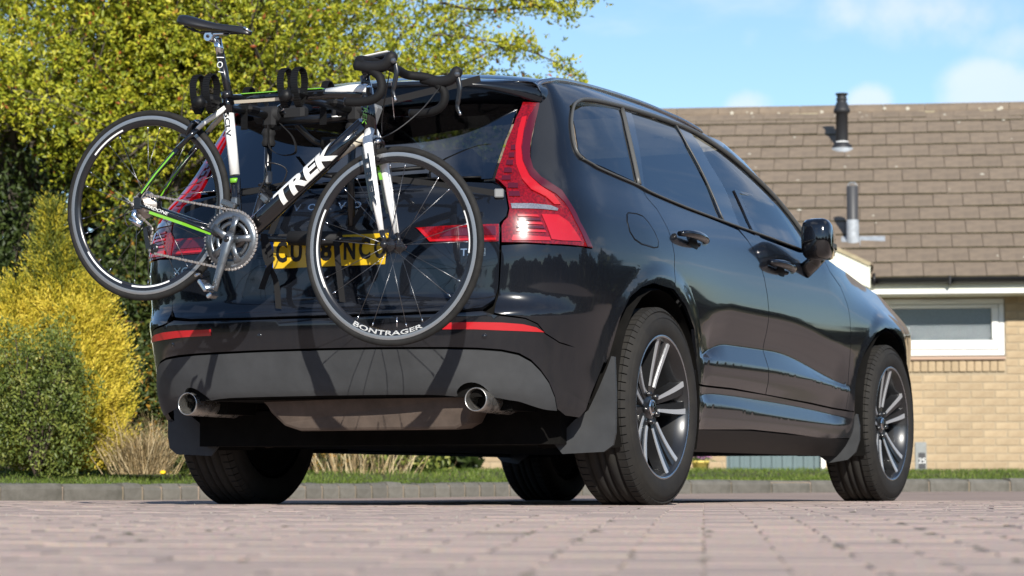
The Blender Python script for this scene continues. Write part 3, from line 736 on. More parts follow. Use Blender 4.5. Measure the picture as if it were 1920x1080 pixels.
while x < xr:
    rv_ = []
    for e in (0, .445):
        for k in range(9):
            w = math.radians(200-220*k/8); rv_.append((x+e, R0+.115*math.cos(w), RZ_-.035+.10*math.sin(w)))
    rv_ += [(a, R0+(b-R0)*.88, RZ_-.035+(c-RZ_+.035)*.86) for a, b, c in rv_]
    f_ = [(k, k+1, 9+k+1, 9+k) for k in range(8)] + [(18+k, 27+k, 27+k+1, 18+k+1) for k in range(8)] + [(k, 18+k, 18+k+1, k+1) for k in range(8)] + [(9+k, 9+k+1, 27+k+1, 27+k) for k in range(8)] + [(0, 9, 27, 18), (8, 26, 35, 17)]
    MB().add(rv_, f_, False).build('ridge_tile', TILE, roof, HB); x += .45
mv_ = MB()
for k in range(60):
    a = xl+(xr-xl)*k/60; mv_.box((a+.08, R0-.118, RZ_-.075+float(RNG.normal(0, .004))), ((xr-xl)/60+.02, .04, .050+float(RNG.random()*.015)), Matrix.Rotation(RP, 3, 'X'))
mv_.build('ridge_bedding', MORTR, roof, HB)
for k in range(46):
    s_l = .3+(SL-.5)*RNG.random(); c = -3+4.2*RNG.random(); q = roof_pt(c, s_l, .030); r_ = .010+.016*RNG.random()**2
    o = MB().lathe([(0, .003), (r_*.7, .0028), (r_, 0)], q, (0, -rs, rc), 9).build('lichen_spot', LICH, roof, HB); o.scale = (1, 1, 1)
for k in range(26):
    c = -3+4.2*RNG.random(); w = math.radians(150+60*RNG.random()); r_ = .008+.016*RNG.random()
    MB().lathe([(0, .003), (r_*.7, .0028), (r_, 0)], (c, R0+.118*math.cos(w), RZ_-.035+.103*math.sin(w)), (0, math.cos(w), math.sin(w)), 8).build('lichen_spot', LICH, roof, HB)
# flue and soil-vent pipe
def roof_hit(u, v):
    f_, pt = 4871.3, .075877
    d = Vector(((u-960)/f_, math.cos(pt)+(v-540)/f_*math.sin(pt), math.sin(pt)-(v-540)/f_*math.cos(pt))); o_ = Vector((0, 0, .0726))-HO
    c, s = math.cos(-HRZ), math.sin(-HRZ); R_ = lambda q: Vector((q.x*c-q.y*s, q.x*s+q.y*c, q.z)); o_, d = R_(o_), R_(d)
    n_ = Vector((0, -rs, rc)); p0 = roof_pt(0, 0, .02); t = (p0-o_).dot(n_)/d.dot(n_); return o_+d*t
q = roof_hit(1579, 276); zt = q.z+.60
fl = MB(); fl.lathe([(.064, -.05), (.064, .36), (.085, .365), (.088, .40), (.078, .41), (.060, .47), (.052, .475), (.052, .50), (.058, .505), (.058, .515), (.050, .52), (.050, .555), (.066, .558), (.066, .572), (0, .575)], q, (0, 0, 1), 24)
flue = fl.build('flue_pipe', FLUEB, house, HB)
MB().lathe([(.066, -.06), (.066, .06), (.060, .062)], q, (0, 0, 1), 24).build('flue_band', UPVC, flue, HB)
MB().lathe([(.125, -.10), (.112, -.02), (.10, .0), (.098, .022), (.07, .04), (.066, .05)], q, (0, 0, 1), 24).build('flue_collar', FLUEB, flue, HB)
MB().lathe([(.155, -.15), (.135, -.06), (.12, -.015)], q, (0, 0, 1), 20).build('flue_cone', LEAD, flue, HB)
MB().box(q+Vector((.01, -.02, -.045)), (.56, .34, .008), Matrix.Rotation(RP, 3, 'X')).build('flashing', LEAD, flue, HB)
q = roof_hit(1599, 452)
sv_ = MB(); sv_.lathe([(.056, -.05), (.056, .53), (.050, .535), (.048, .50)], q, (0, 0, 1), 20); pipe = sv_.build('vent_pipe', DGREY, house, HB)
MB().lathe([(.075, -.06), (.062, .04), (.060, .20), (.057, .205)], q, (0, 0, 1), 20).build('lead_sleeve', LEAD, pipe, HB)
for k in range(6):
    w = math.pi*k/6; MB().tube([q+Vector((.05*math.cos(w)*math.cos(t), .05*math.sin(w)*math.cos(t), .53+.045*math.sin(t))) for t in np.linspace(0, math.pi, 9)], .0025, 4).build('cage_wire', LEAD, pipe, HB)
MB().box(q+Vector((.10, -.03, -.012)), (.42, .26, .008), Matrix.Rotation(RP, 3, 'X')).build('flashing', LEAD, pipe, HB)
# front gable over the garage: barge boards, little roof, ribbed doors
GY = -.90; ax_, az = -1.77, 2.55; ex_, ez = -.84, 2.10
gw = MB(); gw.prism([(-2.66, 1.9), (-.88, 1.9), (-.88, 2.02), (ax_, 2.48), (-2.66, 2.02)], (0, GY+.05, 0), (1, 0, 0), (0, 0, 1), -.04); gw.build('gable_panel', CREAM, house, HB)
for sgn in (1, -1):
    a = Vector((ax_, GY, az)); b = Vector((ax_+sgn*(ex_-ax_), GY, ez)); dn = Vector((0, 0, -.20))
    MB().prism([(a.x, a.z-.02), (b.x, b.z-.01), (b.x, b.z-.215), (a.x, a.z-.225)], (0, GY, 0), (1, 0, 0), (0, 0, 1), .025).build('barge_board', CREAM, house, HB)
    t = (b-a).normalized(); n_ = Vector((-t.z, 0, t.x))*sgn
    L_ = (b-a).length
    for k in range(4):
        for r in range(5):
            c = a+t*(L_*(k+.5)/4)+Vector((0, .12+r*.29, 0))+n_*.022; o = MB().box((0, 0, 0), (L_/4+.05, .285, .02), bev=.004).build('gable_tile', TILE, house); o.location = (c.x, c.y, c.z-HB[2]); o.rotation_euler = (0, -math.atan2(t.z, t.x)+(.05 if sgn > 0 else -.05)+(math.pi if sgn < 0 else 0), 0)
    MB().box(a.lerp(b, .5)+Vector((0, -.01, .005)), (L_, .06, .035), Matrix.Rotation(-math.atan2(t.z, t.x), 3, 'Y')).build('verge_mortar', MORTR, house, HB)
for sx in (-2.62, -.92): MB().box((sx, -.42, 1.0), (.09, .85, 2.0)).build('porch_side', CREAM, house, HB)
door = MB().box(((GAR[0]+GAR[1])/2, .03, .95), (GAR[1]-GAR[0], .03, 1.9)).build('garage_door', TEAL, house, HB)
for k in range(9):
    x = GAR[0]+.05+k*.101; MB().box((x, .006, .95), (.042, .022, 1.88), bev=.004).build('door_rib', TEAL, door, HB)
MB().box((GAR[1]+.02, -.01, .97), (.045, .07, 1.9), bev=.004).build('door_post', UPVC, house, HB)
# number post and flower pot in front of the house
post = empty('number_post', (HO.x-.50, HO.y-.75, .13), HRZ, 'short grey concrete post with a dark house number plate beside front wheel', 'post')
PST = mat('post_concrete', (.30, .31, .30), .85, var=.2, vscale=20)
MB().box((0, 0, .17), (.105, .09, .34), bev=.006).build('shaft', PST, post)
npl = MB().box((.01, -.048, .17), (.062, .008, .145), bev=.002).build('number_panel', DGREY, post)
put_text('number', '25', (.01, -.0528, .17), (1, 0, 0), (0, 0, 1), .05, WHITE, npl, bold=.01)
POTY = mat('yellow_pot', (.72, .55, .14), .5); PUR = mat('purple_petal', (.33, .10, .35), .6); STEMG = mat('stem_green', (.07, .13, .03), .7)
pot = empty('flower_pot', (HO.x-2.48, HO.y-.12, .17), 0, 'small pale yellow pot of purple flowers by the brick wall', 'flower pot')
pb = MB(); pb.lathe([(0, 0), (.062, 0), (.082, .115), (.088, .115), (.088, .135), (.078, .135), (.07, .11), (0, .11)], (0, 0, 0), (0, 0, 1), 24); pb.build('pot', POTY, pot)
LFP = leaf_material('pot_leaf', [(0, (.05, .10, .02)), (1, (.10, .17, .04))])
n_ = 260; P = np.stack([RNG.normal(0, .045, n_), RNG.normal(0, .045, n_), .12+.05*RNG.random(n_)], 1); leaves('foliage', P, unit(n_)+np.array([0, 0, .6]), .03, LFP, pot)
LPP = leaf_material('petals', [(0, (.28, .07, .34)), (.6, (.45, .18, .42)), (1, (.60, .36, .55))])
n_ = 240; P = np.stack([RNG.normal(0, .045, n_), RNG.normal(0, .045, n_), .15+.055*RNG.random(n_)], 1); leaves('petals', P, unit(n_)+np.array([0, -.3, .5]), .022, LPP, pot, width=.9)
# ---------------------------------------------------------------- trees, shrubs, grass
BARK = mat('bark', (.055, .042, .032), .9, var=1, vscale=14, vcol=(.10, .085, .065), bump=.8, bscale=40, dist=.01)
TWIG = mat('twig', (.07, .05, .038), .85)
LT = leaf_material('young_leaf', [(0, (.10, .145, .012)), (.30, (.26, .295, .022)), (.65, (.49, .475, .035)), (.93, (.60, .48, .05)), (.965, (.30, .10, .03)), (1, (.36, .09, .03))], .42, .30)
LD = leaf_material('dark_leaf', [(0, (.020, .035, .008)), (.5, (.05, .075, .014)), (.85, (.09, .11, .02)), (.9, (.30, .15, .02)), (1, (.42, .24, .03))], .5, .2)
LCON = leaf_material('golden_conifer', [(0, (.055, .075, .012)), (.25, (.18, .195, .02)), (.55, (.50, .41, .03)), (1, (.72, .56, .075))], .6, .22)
LSH = leaf_material('shrub_leaf', [(0, (.045, .070, .012)), (.5, (.12, .155, .028)), (.85, (.25, .27, .055)), (1, (.40, .38, .13))], .45, .2)
LGR = leaf_material('grass_blade', [(0, (.06, .10, .014)), (.5, (.125, .185, .026)), (.85, (.20, .25, .045)), (1, (.34, .30, .13))], .55, .25)
LST = leaf_material('straw', [(0, (.20, .135, .06)), (.5, (.42, .31, .16)), (1, (.60, .49, .30))], .7, .15)
trng = np.random.default_rng(5)
# ---- big tree
TB = Vector((-3.80, 19.9, .15))
tree = empty('broadleaf_tree', TB, 0, 'large tree of yellow-green spring leaves filling the sky behind the bicycle', 'tree')
tr = MB(); tr.tube([TB+Vector(p) for p in ((0, 0, -.1), (.0, .02, .4), (.03, 0, .9), (.02, .05, 1.5), (.10, .05, 2.1))], [.17, .13, .115, .11, .10], 14); tr.build('trunk', BARK, tree, TB)
limbs = MB(); tips = []
def grow(p, d, L, r, depth):
    n = 5; pts = [p.copy()]; q = p.copy(); dd = d.copy()
    for i in range(n):
        dd = (dd + Vector(trng.normal(0, .16, 3)) + Vector((0, 0, .03))).normalized(); q = q+dd*(L/n); pts.append(q.copy())
    if max(q_.x for q_ in pts) > -.15: return
    limbs.tube(pts, [r*(1-.62*i/n) for i in range(n+1)], 6 if depth < 2 else 4, caps=False)
    if depth >= 2: tips.extend([(pts[i], dd) for i in range(2, n+1)])
    if depth < 3:
        for k in range(5 if depth < 2 else 4):
            t = .35+.65*trng.random(); i = min(n-1, int(t*n)); b = pts[i].lerp(pts[i+1], t*n-i)
            nd = (dd + Vector(trng.normal(0, .62, 3))).normalized(); grow(b, nd, L*(.55+.2*trng.random()), r*.5, depth+1)
for k, (dx, dy, dz, L) in enumerate([(.9, -.2, .55, 2.3), (1.25, .0, .55, 2.9), (1.2, -.5, .85, 2.6), (.35, -.5, 1.0, 2.3), (-.3, -.3, 1.0, 2.0), (.6, .5, 1.0, 2.2), (-.7, -.6, .6, 1.6), (1.2, -.4, .35, 1.4), (.3, -.9, .45, 1.4), (1.2, .25, .95, 2.3), (1.3, -.6, .7, 1.9), (.8, -.8, .8, 1.8)]):
    grow(TB+Vector((.05, .03, 1.35+.08*k)), Vector((dx, dy, dz)).normalized(), L*.92, .058, 0)
# long slender sprays reaching out to the right over the car roof
for (x, y, z, dx, dz, L) in [(-.55, 19.6, 3.75, 1, -.30, 1.2), (-.6, 19.3, 3.45, 1, -.10, 1.15), (-.7, 19.5, 3.2, 1, .0, 1.0), (-.5, 19.4, 3.9, 1, -.15, 1.0), (-.8, 19.2, 3.05, 1, .02, .95)]:
    p = Vector((x, y, z)); dd = Vector((dx, -.1, dz)).normalized(); pts = [p]
    for i in range(7): dd = (dd+Vector(trng.normal(0, .11, 3))).normalized(); pts.append(pts[-1]+dd*L/7)
    limbs.tube(pts, [.012*(1-.1*i) for i in range(8)], 4, caps=False); tips.extend([(q, dd) for q in pts[2:]])
limbs.build('branches', BARK, tree, TB)
tp = np.array([list(a)+list(b) for a, b in tips])
keep = (tp[:, 2] > 1.9) | (tp[:, 0] < -3)
tp = tp[keep]
# crown: rosettes of young leaves round every twig end and filling the crown between
NR = 46000
src = tp[trng.integers(0, len(tp), NR)]
C0 = src[:, :3] + trng.normal(0, 1, (NR, 3))*np.array([.22, .24, .17])*np.where(src[:, :1] > -.6, .35, 1)
# fill of the crown volume so that it closes up
nf = 36000; u_ = unit(nf, trng)*trng.random((nf, 1))**.42; F0 = np.array([-2.55, 19.9, 3.7]) + u_*np.array([3.05, 1.6, 1.9])
F0 = F0[(F0[:, 0] < -.16+.25*np.sin(F0[:, 2]*5)) ]
sp_pts = tp[-30:, :3]; ex_ = sp_pts[trng.integers(0, 30, 520)] + trng.normal(0, 1, (520, 3))*np.array([.07, .06, .055]); ex_ = np.vstack([ex_, tp[-30:, :3][trng.integers(0, 30, 120)]+trng.normal(0, .02, (120, 3))])
# the foliage grows in tufts with dark hollows between them
def hollow(P): return np.sin(P[:, 0]*5.3+1.7*np.sin(P[:, 2]*3.1))*np.sin(P[:, 2]*6.1+1.3*np.sin(P[:, 1]*4))+.6*np.sin(P[:, 0]*11.7+P[:, 1]*5)*np.sin(P[:, 2]*12.9-P[:, 1]*6)
C0 = C0[hollow(C0) > -.75-.5*trng.random(len(C0))]; F0 = F0[hollow(F0) > -.55]
C0 = np.vstack([C0, F0, ex_]); low = 1.95 + .35*np.sin(C0[:, 0]*2.3) + .25*np.sin(C0[:, 0]*5.1+1)
lim = low + .45*smooth(-2.4, -1.2, C0[:, 0]) + .75*smooth(-3.0, -3.5, C0[:, 0])
C0 = C0[(C0[:, 2] > lim) & (C0[:, 2] < 5.4) & (C0[:, 0] < .75) & (C0[:, 0] > -5.9)]
C0 = C0[(C0[:, 2] < 3.95) | (trng.random(len(C0)) < .30)]
C0 = C0[(C0[:, 1] < 20.4) | (trng.random(len(C0)) < .45)]
# nothing far outside the frame needs its leaves this dense
k6 = 5; n_ = len(C0); A = np.repeat(C0, k6, 0); ax_ = unit(n_, trng)+np.array([0, -.25, .75]); ax_ /= np.linalg.norm(ax_, axis=1, keepdims=True); AX = np.repeat(ax_, k6, 0)
D = AX*.55 + unit(len(A), trng)*.95; A = A + trng.normal(0, .012, A.shape)
clump = np.repeat(trng.random(n_)*.75, k6)*.75 + trng.random(len(A))*.25
redtip = trng.random(len(A)) < .035; clump[redtip] = .94+.06*trng.random(redtip.sum())
leaves('crown', A, D, .024+.032*trng.random(len(A))**1.3, LT, tree, width=.46, tint=clump, base=TB, rng=trng, face=(.1, -.7, .65), simple=True)
print('crown leaves', len(A))
# dark hedge closing the garden behind the tree
# ---- dark undergrowth behind the bicycle's back wheel
def bush(name, loc, rad, n, mat_, label, cat, size=.04, stems=10, shell=.5, tint=None, group=None, flat=None, seed=1, width=.45, lift=.5):
    r_ = np.random.default_rng(seed); t = empty(name, loc, 0, label, cat, group); rx, ry, rz_ = rad
    st = MB()
    for k in range(stems):
        a = r_.random()*6.28; e = Vector((rx*.6*math.cos(a), ry*.6*math.sin(a), rz_*(1.1+.7*r_.random()))); st.tube([(0, 0, 0), tuple(e*.5+Vector(r_.normal(0, .03, 3))), tuple(e)], [.012, .008, .003], 5, caps=False)
    st.build('stems', TWIG, t)
    u_ = unit(n, r_); rr = r_.random((n, 1))**shell; bump_ = 1+.16*np.sin(u_[:, :1]*7+seed)+.12*np.sin(u_[:, 2:]*9+u_[:, 1:2]*6)
    hl = np.linalg.norm(u_[:, :2], axis=1, keepdims=True); ex2 = np.where(u_[:, 2:] < 0, np.minimum(1.6, .93/np.maximum(hl, .2)), 1)
    P = u_*rr*bump_*np.array(rad)*np.concatenate([ex2, ex2, np.ones_like(ex2)], 1)+np.array([0, 0, rz_]); P = P[P[:, 2] > .0]; k = len(P)
    cl = .5+.5*np.sin(P[:, 0]*23/rx*.4)*np.sin(P[:, 2]*19/rz_*.5+seed); tt = np.clip(cl*.45+r_.random(k)*.55, 0, 1) if tint is None else np.clip(tint[0]+(tint[1]-tint[0])*r_.random(k), 0, 1)
    leaves('foliage', P, u_[:k]*.8+unit(k, r_)*.8+np.array([0, 0, lift]), size*(.7+.6*r_.random(k)), mat_, t, tint=tt, rng=r_, width=width, face=(.1, -.6, .7)); return t
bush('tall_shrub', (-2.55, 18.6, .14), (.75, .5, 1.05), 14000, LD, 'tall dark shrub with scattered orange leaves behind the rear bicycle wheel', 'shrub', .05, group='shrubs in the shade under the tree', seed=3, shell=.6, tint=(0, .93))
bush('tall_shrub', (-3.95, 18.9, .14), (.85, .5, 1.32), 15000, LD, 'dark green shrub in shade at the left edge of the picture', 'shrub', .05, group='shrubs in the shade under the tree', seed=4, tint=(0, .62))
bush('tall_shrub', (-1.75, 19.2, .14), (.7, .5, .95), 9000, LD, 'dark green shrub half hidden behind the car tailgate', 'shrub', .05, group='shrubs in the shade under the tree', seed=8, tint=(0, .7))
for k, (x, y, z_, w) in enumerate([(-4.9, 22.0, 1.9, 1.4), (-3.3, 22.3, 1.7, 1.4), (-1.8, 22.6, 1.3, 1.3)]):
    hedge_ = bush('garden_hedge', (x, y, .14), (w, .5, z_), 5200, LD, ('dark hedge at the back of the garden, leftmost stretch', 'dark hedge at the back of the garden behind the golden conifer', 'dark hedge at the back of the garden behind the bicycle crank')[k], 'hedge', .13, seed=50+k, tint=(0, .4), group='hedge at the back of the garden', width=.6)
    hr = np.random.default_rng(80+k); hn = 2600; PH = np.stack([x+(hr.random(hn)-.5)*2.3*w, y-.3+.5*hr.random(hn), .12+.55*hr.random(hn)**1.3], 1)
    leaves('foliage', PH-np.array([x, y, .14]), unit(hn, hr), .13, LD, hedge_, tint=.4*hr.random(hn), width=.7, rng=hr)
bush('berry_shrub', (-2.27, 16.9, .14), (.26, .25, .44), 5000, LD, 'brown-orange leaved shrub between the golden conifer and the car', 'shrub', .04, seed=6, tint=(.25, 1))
# ---- golden conifer: cone of upright feathery sprays
def conifer(loc, plumes, seed):
    """golden conifer made of several feathery plumes rising from one base: (dx, dy, height, radius, sprays)"""
    r_ = np.random.default_rng(seed); t = empty('golden_conifer', loc, 0, 'golden yellow conifer with feathery sprays left of the car', 'conifer')
    tk = MB(); AA, DDs, SZ, TT = [], [], [], []
    for px, py, H, R, n in plumes:
        tk.tube([(px*.2, py*.2, 0), (px*.7, py*.7, H*.4), (px, py, H*.9)], [.035, .022, .005], 6)
        z = r_.random(n)**.85; a = r_.random(n)*6.283; prof = np.interp(z, [0, .06, .3, .5, .7, .85, 1], [.80, .95, 1, .86, .60, .34, .03])
        lob = 1+.22*np.sin(a*3+z*8+px*9)+.18*np.sin(a*6-z*15)+.12*np.sin(a*11+z*31)
        rr = R*prof*lob*(1-.45*r_.random(n)**2.2)
        P = np.stack([px*(.35+.65*z)+rr*np.cos(a), py*(.35+.65*z)+rr*np.sin(a), .03+z*H], 1)
        D = np.stack([np.cos(a)*.6, np.sin(a)*.6, .85+0*a], 1)+r_.normal(0, .28, (n, 3)); D /= np.linalg.norm(D, axis=1, keepdims=True)
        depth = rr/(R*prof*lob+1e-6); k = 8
        A = np.repeat(P, k, 0); DD = np.repeat(D, k, 0); off = np.tile(np.linspace(0, 1, k), n)[:, None]
        side = np.cross(D, unit(n, r_)); side /= np.linalg.norm(side, axis=1, keepdims=True); S = np.repeat(side, k, 0); sg = np.tile(np.where(np.arange(k) % 2, 1, -1), n)[:, None]
        Lh = np.repeat(.08+.09*r_.random(n), k)[:, None]
        A = A+DD*off*Lh; dd = DD+S*sg*(.8-.4*off)+r_.normal(0, .12, A.shape)
        green = .42*smooth(.95, 1.30, P[:, 2]) + .20*(np.sin(a*5+z*11+px*20) > .35)  # upper sprays greener, with the big tree's shadow put into their tint
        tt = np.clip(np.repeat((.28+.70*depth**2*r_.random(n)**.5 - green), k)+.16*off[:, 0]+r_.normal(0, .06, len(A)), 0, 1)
        AA.append(A); DDs.append(dd); SZ.append((.030+.020*r_.random(len(A)))*(1-.35*off[:, 0])); TT.append(tt)
    tk.build('trunk', BARK, t)
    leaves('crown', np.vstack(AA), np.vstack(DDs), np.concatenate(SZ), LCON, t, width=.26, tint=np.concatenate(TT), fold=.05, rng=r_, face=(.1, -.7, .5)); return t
conifer((-2.80, 16.1, .12), [(-.06, 0, 1.62, .20, 2200), (.02, -.05, 1.30, .28, 2600), (-.27, -.05, 1.12, .28, 2200), (.20, -.08, 1.10, .27, 2200), (.29, -.10, .80, .20, 1500), (.12, -.25, .95, .26, 1800), (-.30, -.22, .85, .27, 1500)], 21)
bush('round_shrub', (-2.80, 15.35, .12), (.37, .30, .46), 12000, LSH, 'rounded small-leaved green shrub in front of the golden conifer', 'shrub', .027, seed=12, shell=.35, stems=16, tint=None)
bush('low_plant', (-1.93, 16.3, .13), (.20, .18, .10), 900, LSH, 'low green plant under the back of the car', 'plant', .035, seed=15, tint=(.1, .7))
# ---- dry grass tufts
def tuft(name, loc, n, h, spread, label, seed, tint=(0, 1), m_=None, w=.004):
    r_ = np.random.default_rng(seed); t = empty(name, loc, 0, label, 'grass tuft', 'dry grass tufts'); P = np.stack([r_.normal(0, spread, n), r_.normal(0, spread, n), 0*r_.random(n)], 1)
    D = np.stack([P[:, 0]/spread*.22+r_.normal(0, .16, n), P[:, 1]/spread*.22+r_.normal(0, .16, n), 1+0*P[:, 0]], 1); D /= np.linalg.norm(D, axis=1, keepdims=True)
    blades('blades', P, D, h*(.55+.6*r_.random(n)), w, m_ or LST, t, tint=tint[0]+(tint[1]-tint[0])*r_.random(n), bend=.75, rng=r_); return t
tuft('dry_grass', (-2.22, 15.75, .14), 620, .43, .075, 'tuft of dry straw-coloured grass beside the rear mud flap', 31)
tuft('dry_grass', (-1.10, 18.0, .15), 200, .34, .22, 'dry stems seen under the car next to the rear tyre', 33, w=.006)
bush('garden_shrub', (-.78, 18.3, .15), (.34, .2, .26), 2600, LSH, 'yellow-green shrub seen beneath the car against the brick wall', 'shrub', .045, group='shrubs seen beneath the car', seed=35, tint=(.3, 1))
bush('garden_shrub', (-1.45, 18.4, .15), (.36, .2, .28), 2400, LD, 'brownish twiggy shrub seen beneath the car by the left tyre', 'shrub', .045, group='shrubs seen beneath the car', seed=36, tint=(.4, 1))
# ---- mown grass on the verge
r_ = np.random.default_rng(41); N_ = 62000
si = r_.random(N_)*(acc[-1]); 
lo_s = acc[min(range(len(kp)), key=lambda i: (kp[i]-Vector((-5.4, 11.7, 0))).length)]; hi_s = acc[min(range(len(kp)), key=lambda i: (kp[i]-Vector((8.5, 21.2, 0))).length)]
si = lo_s+(hi_s-lo_s)*r_.random(N_); of = .075+2.7*r_.random(N_)**1.6
ii = np.clip(np.searchsorted(acc, si)-1, 0, len(kp)-2); KP = np.array([[p.x, p.y] for p in kp]); AC = np.array(acc)
tt = ((si-AC[ii])/(AC[ii+1]-AC[ii]))[:, None]; p = KP[ii]*(1-tt)+KP[ii+1]*tt; d = KP[ii+1]-KP[ii]; d /= np.linalg.norm(d, axis=1, keepdims=True)
g = p+np.stack([-d[:, 1], d[:, 0]], 1)*of[:, None]
gz = np.asarray(road_z(p[:, 0], p[:, 1]))+.075+.085*smooth(.1, 2.2, of)
kk = np.abs(g[:, 0]) < .21*g[:, 1]+.6; g, gz, of = g[kk], gz[kk], of[kk]; n_ = len(g)
P = np.stack([g[:, 0], g[:, 1], gz-.004], 1); D = r_.normal(0, .35, (n_, 3)); D[:, 2] = 1; D /= np.linalg.norm(D, axis=1, keepdims=True)
patch = .5+.5*np.sin(g[:, 0]*3.1)*np.sin(g[:, 1]*2.3+1)
o = blades('grass', P, D, (.020+.026*r_.random(n_))*(.8+.5*patch), .0045, LGR, None, tint=np.clip(r_.random(n_)**1.6*.8+.25*patch-.05, 0, 1), bend=.6, rng=r_)
tag(o, 'short mown green grass on the verge behind the kerb', 'grass', kind='stuff')
YF = mat('dandelion_yellow', (.80, .52, .01), .6)
da = empty('dandelion', (-2.03, 15.13, .10), 0, 'single yellow dandelion flower in the grass by the kerb', 'flower')
MB().tube([(0, 0, 0), (.002, 0, .045)], .0025, 5).build('stalk', STEMG, da); fm = MB()
fm.lathe([(0, .010), (.010, .009), (.018, .004), (.016, -.002), (0, -.004)], (.002, -.004, .048), (0, -.5, .8), 14); fm.build('flower_head', YF, da)

# ---- belt of trees round the far side of the close, beyond the frame: it is what the paint and glass mirror
LWOOD = leaf_material('wood_leaf', [(0, (.018, .024, .010)), (.6, (.04, .05, .018)), (1, (.075, .08, .03))], .7, .1)
r_ = np.random.default_rng(77); n_ = 26000
an = np.radians(22+316*r_.random(n_)); rad = 34+6*np.sin(an*5)+4*r_.random(n_); hh = (3.6+1.5*np.sin(an*7)+1.2*np.sin(an*17+1)+.8*np.sin(an*41))*r_.random(n_)**.8
P = np.stack([rad*np.sin(an), rad*np.cos(an), np.maximum(hh, 0)], 1)
o = leaves('distant_wood', P, unit(n_, r_), .9+.7*r_.random(n_), LWOOD, None, width=.8, rng=r_); tag(o, 'belt of dark trees round the close beyond the picture', 'wood', kind='stuff')
# ---------------------------------------------------------------- the car
car = empty('parked_car', CAR_O, CAR_RZ, 'glossy black sport utility car parked with a road bicycle racked on its back', 'car')
def body_pt(m, z, green):
    if green == 'mixed':          # the quarter panel: lower body low down, greenhouse above the belt
        return np.where((z < 1.3)[:, None], body_point(m, z, False), body_point(m, z, True))
    return body_point(m, z, green)
def body_normal(m, z, green):
    if green == 'mixed': return np.where((z < 1.3)[:, None], body_normal(m, z, False), body_normal(m, z, True))
    e = .0025; a = body_point(np.minimum(m+e, 6.29 if not green else 4.29), z, green) - body_point(np.maximum(m-e, 0), z, green)
    b = body_point(m, np.minimum(z+e, 1.62), green) - body_point(m, z-e, green)
    n = np.cross(a, b); l = np.linalg.norm(n, axis=-1, keepdims=True); n = n/np.maximum(l, 1e-9)
    # outwards
    return n
def resample(poly, step):
    out = []
    for i in range(len(poly)):
        a = np.array(poly[i]); b = np.array(poly[(i+1) % len(poly)]); k = max(1, int(np.ceil(np.linalg.norm(b-a)/step)))
        for j in range(k): out.append(a+(b-a)*j/k)
    return np.array(out)
def inside(poly, P):
    x, y = P[:, 0], P[:, 1]; c = np.zeros(len(P), bool); n = len(poly); j = n-1
    for i in range(n):
        xi, yi = poly[i]; xj, yj = poly[j]
        k = ((yi > y) != (yj > y)) & (x < (xj-xi)*(y-yi)/((yj-yi) if yj != yi else 1e-12)+xi); c ^= k; j = i
    return c
def edge_dist(poly, P):
    d = np.full(len(P), 9.); n = len(poly)
    for i in range(n):
        a = poly[i]; b = poly[(i+1) % n]; ab = b-a; t = np.clip(((P-a)@ab)/max(ab@ab, 1e-12), 0, 1)
        d = np.minimum(d, np.linalg.norm(P-(a+t[:, None]*ab), axis=1))
    return d
def shrink(poly, g):
    n = len(poly); A = sum(poly[i][0]*poly[(i+1) % n][1]-poly[(i+1) % n][0]*poly[i][1] for i in range(n)); s = 1 if A > 0 else -1
    out = []
    for i in range(n):
        p, q, r = poly[i-1], poly[i], poly[(i+1) % n]
        t1 = (q-p)/max(np.linalg.norm(q-p), 1e-9); t2 = (r-q)/max(np.linalg.norm(r-q), 1e-9)
        n1 = np.array([-t1[1], t1[0]])*s; n2 = np.array([-t2[1], t2[0]])*s; v = n1+n2; l = np.linalg.norm(v)
        if l < 1e-6: out.append(q); continue
        v /= l; out.append(q + v*g/max(.5, v@n1))
    return np.array(out)
PANEL_CACHE = {}
